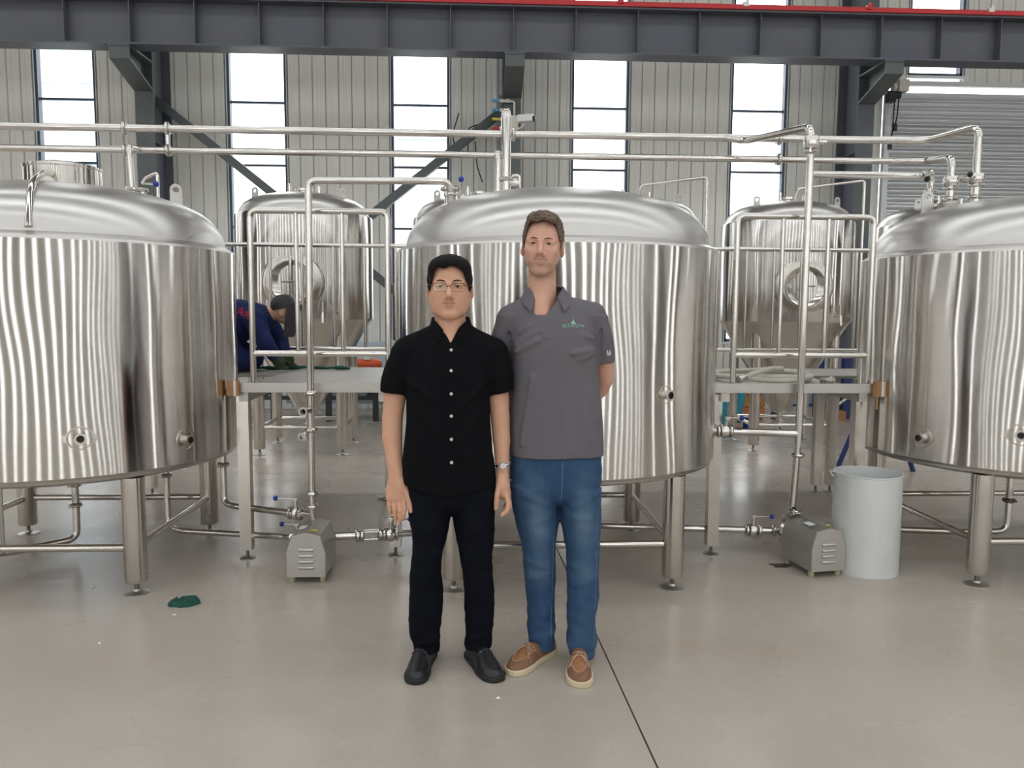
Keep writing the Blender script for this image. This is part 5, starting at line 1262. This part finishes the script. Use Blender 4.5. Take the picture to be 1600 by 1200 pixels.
for a, b, w, am in (((.15,-.08,1.29),(.06,-.12,1.275),.013,.010),((.152,-.08,1.272),(.08,-.115,1.25),.010,.007),((.15,-.07,1.33),(.09,-.115,1.355),.013,.007),((-.16,-.08,1.31),(-.07,-.12,1.37),.013,.009),((-.165,-.08,1.28),(-.08,-.115,1.325),.012,.011),((-.15,-.09,1.36),(-.07,-.115,1.415),.014,.008),((.13,-.09,1.12),(.155,-.08,1.02),.016,.006),((.08,-.11,1.12),(.13,-.10,.93),.02,.005),((-.10,-.11,1.18),(-.14,-.10,.92),.014,.008),((.02,-.12,1.10),(.05,-.12,.90),.022,.005),((.178,-.02,1.37),(.165,-.045,1.24),.010,-.010),((-.185,-.02,1.37),(-.182,-.045,1.24),.010,-.008)): PO.disp(fold(a,b,w,am))
sB = sdf_obj('polo_shirt', [PO], ['polo'], pb, smooth=2, label='dark grey short sleeved polo shirt')
collar(sB, (-.040,.004), .067, .072, 1.530, .048, .006, 'polo', 1.0, 1.52, gapang=40)
vs = []; zs = np.linspace(1.335,1.416,8)
for z in zs:
    for dx in (-.016,.016): vs.append((-.047+dx, surf_y(PO, -.047+dx, z, .0022), z))
obj('placket', MB().add(vs, [(2*i,2*i+1,2*i+3,2*i+2) for i in range(7)]), 'polo', sB, local=True)
for z in (1.398,1.356):
    obj('button', MB().lathe([(0,.002),(.0048,.002),(.0048,0),(0,0)], (-.047, surf_y(PO, -.047, z, .0022), z), (0,-1,0), 12), 'polo', sB, local=True)
# chest emblem: green peak with a row of letters
def on_polo(x, z): return (x, surf_y(PO, x, z, .0012), z)
def flat_patch(name, poly, m, parent): return obj(name, MB().add([on_polo(x, z) for x, z in poly], [tuple(range(len(poly)))]), m, parent, local=True)
ex, ez = .060, 1.389
flat_patch('emblem_peak', [(ex-.011,ez),(ex-.0025,ez+.012),(ex,ez+.022),(ex+.0025,ez+.012),(ex+.011,ez)], 'logo', sB)
GL = {'S':[(0,1,1,1),(0,1,0,.5),(0,.5,1,.5),(1,.5,1,0),(0,0,1,0)],'E':[(0,0,0,1),(0,1,1,1),(0,.5,.8,.5),(0,0,1,0)],'A':[(0,0,.5,1),(.5,1,1,0),(.2,.4,.8,.4)],'R':[(0,0,0,1),(0,1,1,1),(1,1,1,.5),(0,.5,1,.5),(.4,.5,1,0)],'P':[(0,0,0,1),(0,1,1,1),(1,1,1,.5),(0,.5,1,.5)],'O':[(0,0,0,1),(0,1,1,1),(1,1,1,0),(0,0,1,0)],'T':[(.5,0,.5,1),(0,1,1,1)],'H':[(0,0,0,1),(1,0,1,1),(0,.5,1,.5)],'M':[(0,0,0,1),(0,1,.5,.4),(.5,.4,1,1),(1,1,1,0)],'C':[(0,0,0,1),(0,1,1,1),(0,0,1,0)],'K':[(0,0,0,1),(0,.5,1,1),(0,.5,1,0)],'I':[(.5,0,.5,1)],'N':[(0,0,0,1),(0,1,1,0),(1,0,1,1)]}
for i, ch in enumerate('SEAMPOTN'):
    mb = MB()
    for (x0,y0,x1,y1) in GL[ch]:
        a = Vector(on_polo(ex-.043+i*.0111+x0*.0068, ez-.0125+y0*.009)); b = Vector(on_polo(ex-.043+i*.0111+x1*.0068, ez-.0125+y1*.009))
        mb.tube([a, b], .0009, 5)
    obj('emblem_letter', mb, 'logo', sB, local=True)
for i in range(6):
    x = ex-.035+i*.014; z = ez+.004-.003*abs(i-2.5)
    if abs(x-ex) > .014: flat_patch('emblem_ridge', [(x-.004,z-.003),(x+.004,z-.003),(x+.001,z+.002)], 'logo', sB)
mk = MB()
for (x0,z0,x1,z1) in ((0,0,0,.022),(0,.022,.007,.0),(.010,.0,.010,.022),(.010,.022,.0165,.002)):
    pa_, pb_ = (.207+x0, 1.262+z0), (.207+x1, 1.262+z1)
    mk.tube([Vector((p[0], surf_y(PO, p[0], p[1], .001), p[1])) for p in (pa_, pb_)], .0018, 5)
obj('sleeve_mark', mk, 'logo_white', sB, local=True)
# jeans
lLb = [(.045,-.043,.030,.052,.062),(.075,-.043,.029,.053,.062),(.11,-.044,.027,.060,.066),(.16,-.045,.024,.058,.064),(.22,-.045,.020,.058,.064),(.30,-.050,.012,.062,.066),(.388,-.055,.003,.066,.069),(.48,-.059,.0,.070,.076),(.56,-.066,.002,.082,.090),(.66,-.076,.004,.092,.108),(.74,-.085,.004,.094,.114)]
lRb = [(.030,.121,-.018,.053,.062),(.050,.120,-.020,.054,.062),(.08,.118,-.022,.062,.067),(.14,.118,-.022,.060,.065),(.20,.119,-.022,.062,.066),(.28,.122,-.022,.064,.067),(.36,.122,-.020,.065,.069),(.45,.120,-.014,.069,.075),(.54,.116,-.006,.078,.088),(.63,.111,0,.086,.106),(.72,.106,.003,.092,.113)]
trB, FB = trousers('jeans', [(.665,.014,.004,.06,.06),(.69,.013,.004,.13,.10),(.725,.012,.004,.176,.115),(.76,.011,.004,.184,.119),(.82,.010,.004,.183,.119),(.90,.009,.003,.180,.116)], lLb, lRb, 'denim', pb, .65,
    [((-.10,-.02,.09),(.0,-.03,.12),.012,.012),((-.09,0,.15),(.01,-.03,.13),.011,.006),((.07,-.06,.07),(.17,-.05,.10),.012,.012),((.17,-.05,.14),(.08,-.08,.12),.011,.006),((-.12,-.05,.44),(-.02,-.07,.41),.013,.009),((-.11,-.05,.36),(-.02,-.06,.39),.012,.008),((.07,-.08,.42),(.17,-.06,.45),.013,.009),((.08,-.08,.34),(.17,-.07,.38),.012,.008),((.02,-.1,.65),(-.12,-.1,.72),.014,.008),((.02,-.1,.65),(.15,-.1,.71),.014,.008),((.02,-.1,.63),(.13,-.1,.62),.014,.005),((.02,-.1,.63),(-.1,-.1,.60),.014,.005)], 51, (.0062,.0030), (.05,.03), label='faded blue denim jeans')
def seam(pts):
    out = []
    for x, z in pts:
        y = surf_y(FB, x, z, .0004); out.append((x, y, z))
    return out
def lin(a, b, n=14): return [(a[0]+(b[0]-a[0])*k/n, a[1]+(b[1]-a[1])*k/n) for k in range(n+1)]
obj('stitching', MB().tube(seam(lin((-.003,.54),(-.008,.08),24)), .0008, 5), 'denim_seam', trB, local=True)
obj('stitching', MB().tube(seam(lin((.172,.70),(.163,.05),30)), .0008, 5), 'denim_seam', trB, local=True)
obj('fly_seam', MB().tube(seam(lin((.022,.85),(.020,.68),10)), .0013, 5), 'denim_seam', trB, local=True)
# boat shoes
def boat(parent, heel, direction):
    L = .292; a = math.atan2(direction[1], direction[0])-math.pi/2
    upf, sof, S = shoe_fields(L, .0505, .086, .024)
    def mi(c):
        m = np.zeros(len(c)); x, y, z = c[:,0]-.006, c[:,1], c[:,2]
        plug = (y > L*.52) & (np.abs(x) < .031*np.sqrt(np.maximum(0, 1-((y-L*.60)/(L*.285))**2)*(y > L*.6)+(y <= L*.6))) & (z > .03)
        m[~plug] = 1; return m
    o = sdf_obj('shoe', [upf], ['shoe_tan','shoe_brown'], parent, loc=(heel[0],heel[1],0), rot=(0,0,a), matidx=mi, label='tan leather boat shoe with cream sole')
    sdf_obj('sole', [sof], ['sole_cream'], o)
    th = np.linspace(-math.pi/2, math.pi/2, 25)
    pts = [(.006+.031*math.sin(t), L*.60+L*.285*math.cos(t), 0) for t in th]; pts = [(-.025,L*.50,0)]+pts+[(.037,L*.50,0)]
    for k in range(0, len(pts)-1):
        p, q = Vector(pts[k]), Vector(pts[k+1]); q = p+(q-p)*.62
        p.z = top_h(S, p.x, p.y)+.0012; q.z = top_h(S, q.x, q.y)+.0012
        obj('stitch', MB().tube([p,q], .0013, 5), 'stitch', o, local=True)
    ly = L*.53
    for k in range(2):
        y = ly-.001+k*.020; row = [(x, y+.004*math.cos(x*60), top_h(S, x, y)+.003) for x in np.linspace(-.022,.032,9)]
        obj('lace', MB().tube(row, .0022, 6), 'lace', o, local=True)
    kn = Vector((.006, ly+.004, top_h(S,.006,ly)+.005))
    for s in (-1, 1):
        loop = [kn]
        for t in np.linspace(0, 1, 11)[1:]:
            aa = math.pi*2*t; x = .006+s*(.028*math.sin(aa/2)+.004*math.sin(aa)); y = ly+.004+.045*t*(1 if t < .5 else 1)+.0
            y = ly+.004+.062*math.sin(aa/2)*.9; x = .006+s*(.012+.022*math.sin(aa/2)-.012*math.cos(aa)); loop.append(Vector((x, y, top_h(S, x, min(y,L*.95))+.004+.004*math.sin(aa/2))))
        loop.append(kn); obj('lace', MB().tube(loop, .0021, 6), 'lace', o, local=True)
        tail = [kn]+[Vector((.006+s*(.018+.02*t), ly+.01+.055*t, top_h(S, .006+s*(.018+.02*t), ly+.01+.055*t)+.003)) for t in (.3,.6,.9)]
        obj('lace', MB().tube(tail, .0019, 6), 'lace', o, local=True)
boat(pb, (.008,.075), (-.175,-.205))
boat(pb, (.122,.030), (-.035,-.28))

# ------------------------------------------------------------------ worker in navy coverall bending over behind the left platform
pw = thing('person', 'worker in navy coverall and welding mask crouching on the left platform', 'person', (-1.785, 5.81, .988))
CV = Field((-.40,-.30,-.02), (.50,.30,.62), .006)
for s in (-1, 1):
    chain(CV, [(-.10,s*.10,.20,.115),(.13,s*.12,.088,.072)]); chain(CV, [(.13,s*.12,.080,.070),(-.12,s*.11,.062,.058),(-.24,s*.10,.06,.05)])
CV.u(ell((-.10,0,.23), (.15,.17,.15)), .04)
CV.u(cone((-.10,0,.27), (.07,0,.365), .15,.150), .05); CV.u(cone((.06,-.09,.375), (.06,.09,.375), .13,.13), .05); CV.u(ell((.20,0,.375), (.115,.175,.115)), .05)
for s in (-1, 1): CV.u(cone((.215,s*.165,.375), (.300,s*.20,.215), .078,.062), .03); CV.u(cone((.300,s*.20,.215), (.355,s*.14,.115), .062,.047), .015)
CV.keep(lambda X, Y, Z: .004-Z+0*X+0*Y, .01)
ra = ripple(61,.16,6); rb = ripple(62,.07,5)
CV.disp(lambda X, Y, Z: .007*ra(X,Y,Z)+.004*rb(X,Y,Z))
cvo = sdf_obj('coverall', [CV], ['coverall'], pw, smooth=2, label='navy blue work coverall')
BW = Field((.00,-.26,.02), (.56,.26,.60), .005)
BW.u(cone((.06,0,.36), (.34,0,.43), .06,.052)); BW.u(ell((.400,0,.440), (.088,.074,.098)), .02); BW.u(cone((.43,-.02,.375),(.445,.02,.375),.045,.045),.02); BW.u(ell((.385,-.074,.425), (.02,.009,.03)), .01)
for s in (-1, 1):
    BW.u(cone((.10,s*.05,.36), (.215,s*.15,.37), .05,.05), .01); chain(BW, [(.215,s*.16,.37,.05),(.300,s*.195,.215,.042),(.36,s*.14,.11,.032)]); BW.u(ell((.375,s*.135,.085), (.040,.026,.040)), .012)
    for k in range(4): BW.u(cone((.380+.010*k-.015,s*.135+(k-1.5)*.006,.060), (.395+.012*k-.015,s*.13+(k-1.5)*.006,.040), .010,.009), .004)
sdf_obj('body', [BW], ['skin_b'], pw)
obj('cap', MB().lathe([(.078,0),(.090,.018),(.085,.055),(.06,.083),(.028,.095),(0,.098)], (.385,0,.462), (-.2,0,1), 28), 'black', pw, local=True)
n = 12; vs = []
for i in range(13):
    t = i/12; z = .485-.235*t
    for j in range(n+1):
        a = R_(-80+160*j/n); r = .096-.026*t*t; vs.append((.412+r*math.cos(a)*(1.08)-.03*t, r*1.05*math.sin(a), z))
fs = [(i*(n+1)+j,i*(n+1)+j+1,(i+1)*(n+1)+j+1,(i+1)*(n+1)+j) for i in range(12) for j in range(n)]
m2 = [((x-.40)*.95+.40, y*.95, z) for x, y, z in vs]; k = len(vs)
fs += [tuple(k+q for q in f[::-1]) for f in fs]
for i in range(12): fs += [(i*(n+1),(i+1)*(n+1),k+(i+1)*(n+1),k+i*(n+1)), (i*(n+1)+n,k+i*(n+1)+n,k+(i+1)*(n+1)+n,(i+1)*(n+1)+n)]
for j in range(n): fs += [(j,k+j,k+j+1,j+1), (12*(n+1)+j,12*(n+1)+j+1,k+12*(n+1)+j+1,k+12*(n+1)+j)]
mko = obj('welding_mask', MB().add(vs+m2, fs), 'mask', pw, local=True, label='grey welding mask')
obj('head_band', MB().lathe([(.080,-.012),(.092,-.010),(.092,.012),(.080,.012)], (.388,0,.470), (-.2,0,1), 28), 'mask', mko, local=True)
for s in (-1, 1):
    G = Field((.27,s*.14-.09,.0), (.50,s*.14+.09,.20), .004)
    G.u(cone((.345,s*.15,.135), (.365,s*.14,.10), .044,.040)); G.u(ell((.378,s*.135,.078), (.046,.031,.042)), .012)
    for k in range(4): G.u(cone((.375+.014*k-.015,s*.135+(k-1.5)*.007,.055), (.40+.016*k-.015,s*.13+(k-1.5)*.007,.030), .0125,.0110), .004)
    G.u(cone((.355,s*.11,.075), (.40,s*.09,.045), .013,.011), .006)
    sdf_obj('glove', [G], ['glove'], pw)
for s in (-1, 1): sdf_obj('shoe', [shoe_fields(.28,.047,.09,.02)[0]], ['sole_black'], pw, loc=(-.24+.0,s*.10,.05), rot=(R_(95),0,R_(-90)))
# red characters printed across the back
def cov_y(x, z): return surf_y(CV, x, z, .002)
for i, (cx, cz) in enumerate(((.075,.455),(.135,.435),(.195,.405))):
    mb = MB()
    for (x0,z0,x1,z1) in ((-.5,.35,.5,.35),(-.45,0,.45,0),(0,.6,0,-.6),(-.1,0,-.5,-.55),(.1,0,.5,-.55),(-.35,.55,-.3,.2))[:6 if i != 1 else 5]:
        pts = []
        for t in np.linspace(0,1,5):
            x = cx+(x0+(x1-x0)*t)*.046; z = cz+(z0+(z1-z0)*t)*.046-.3*(x-cx)
            pts.append((x, cov_y(x, z), z))
        mb.tube(pts, .0032, 6)
    obj('printed_character', mb, 'redprint', cvo, local=True)
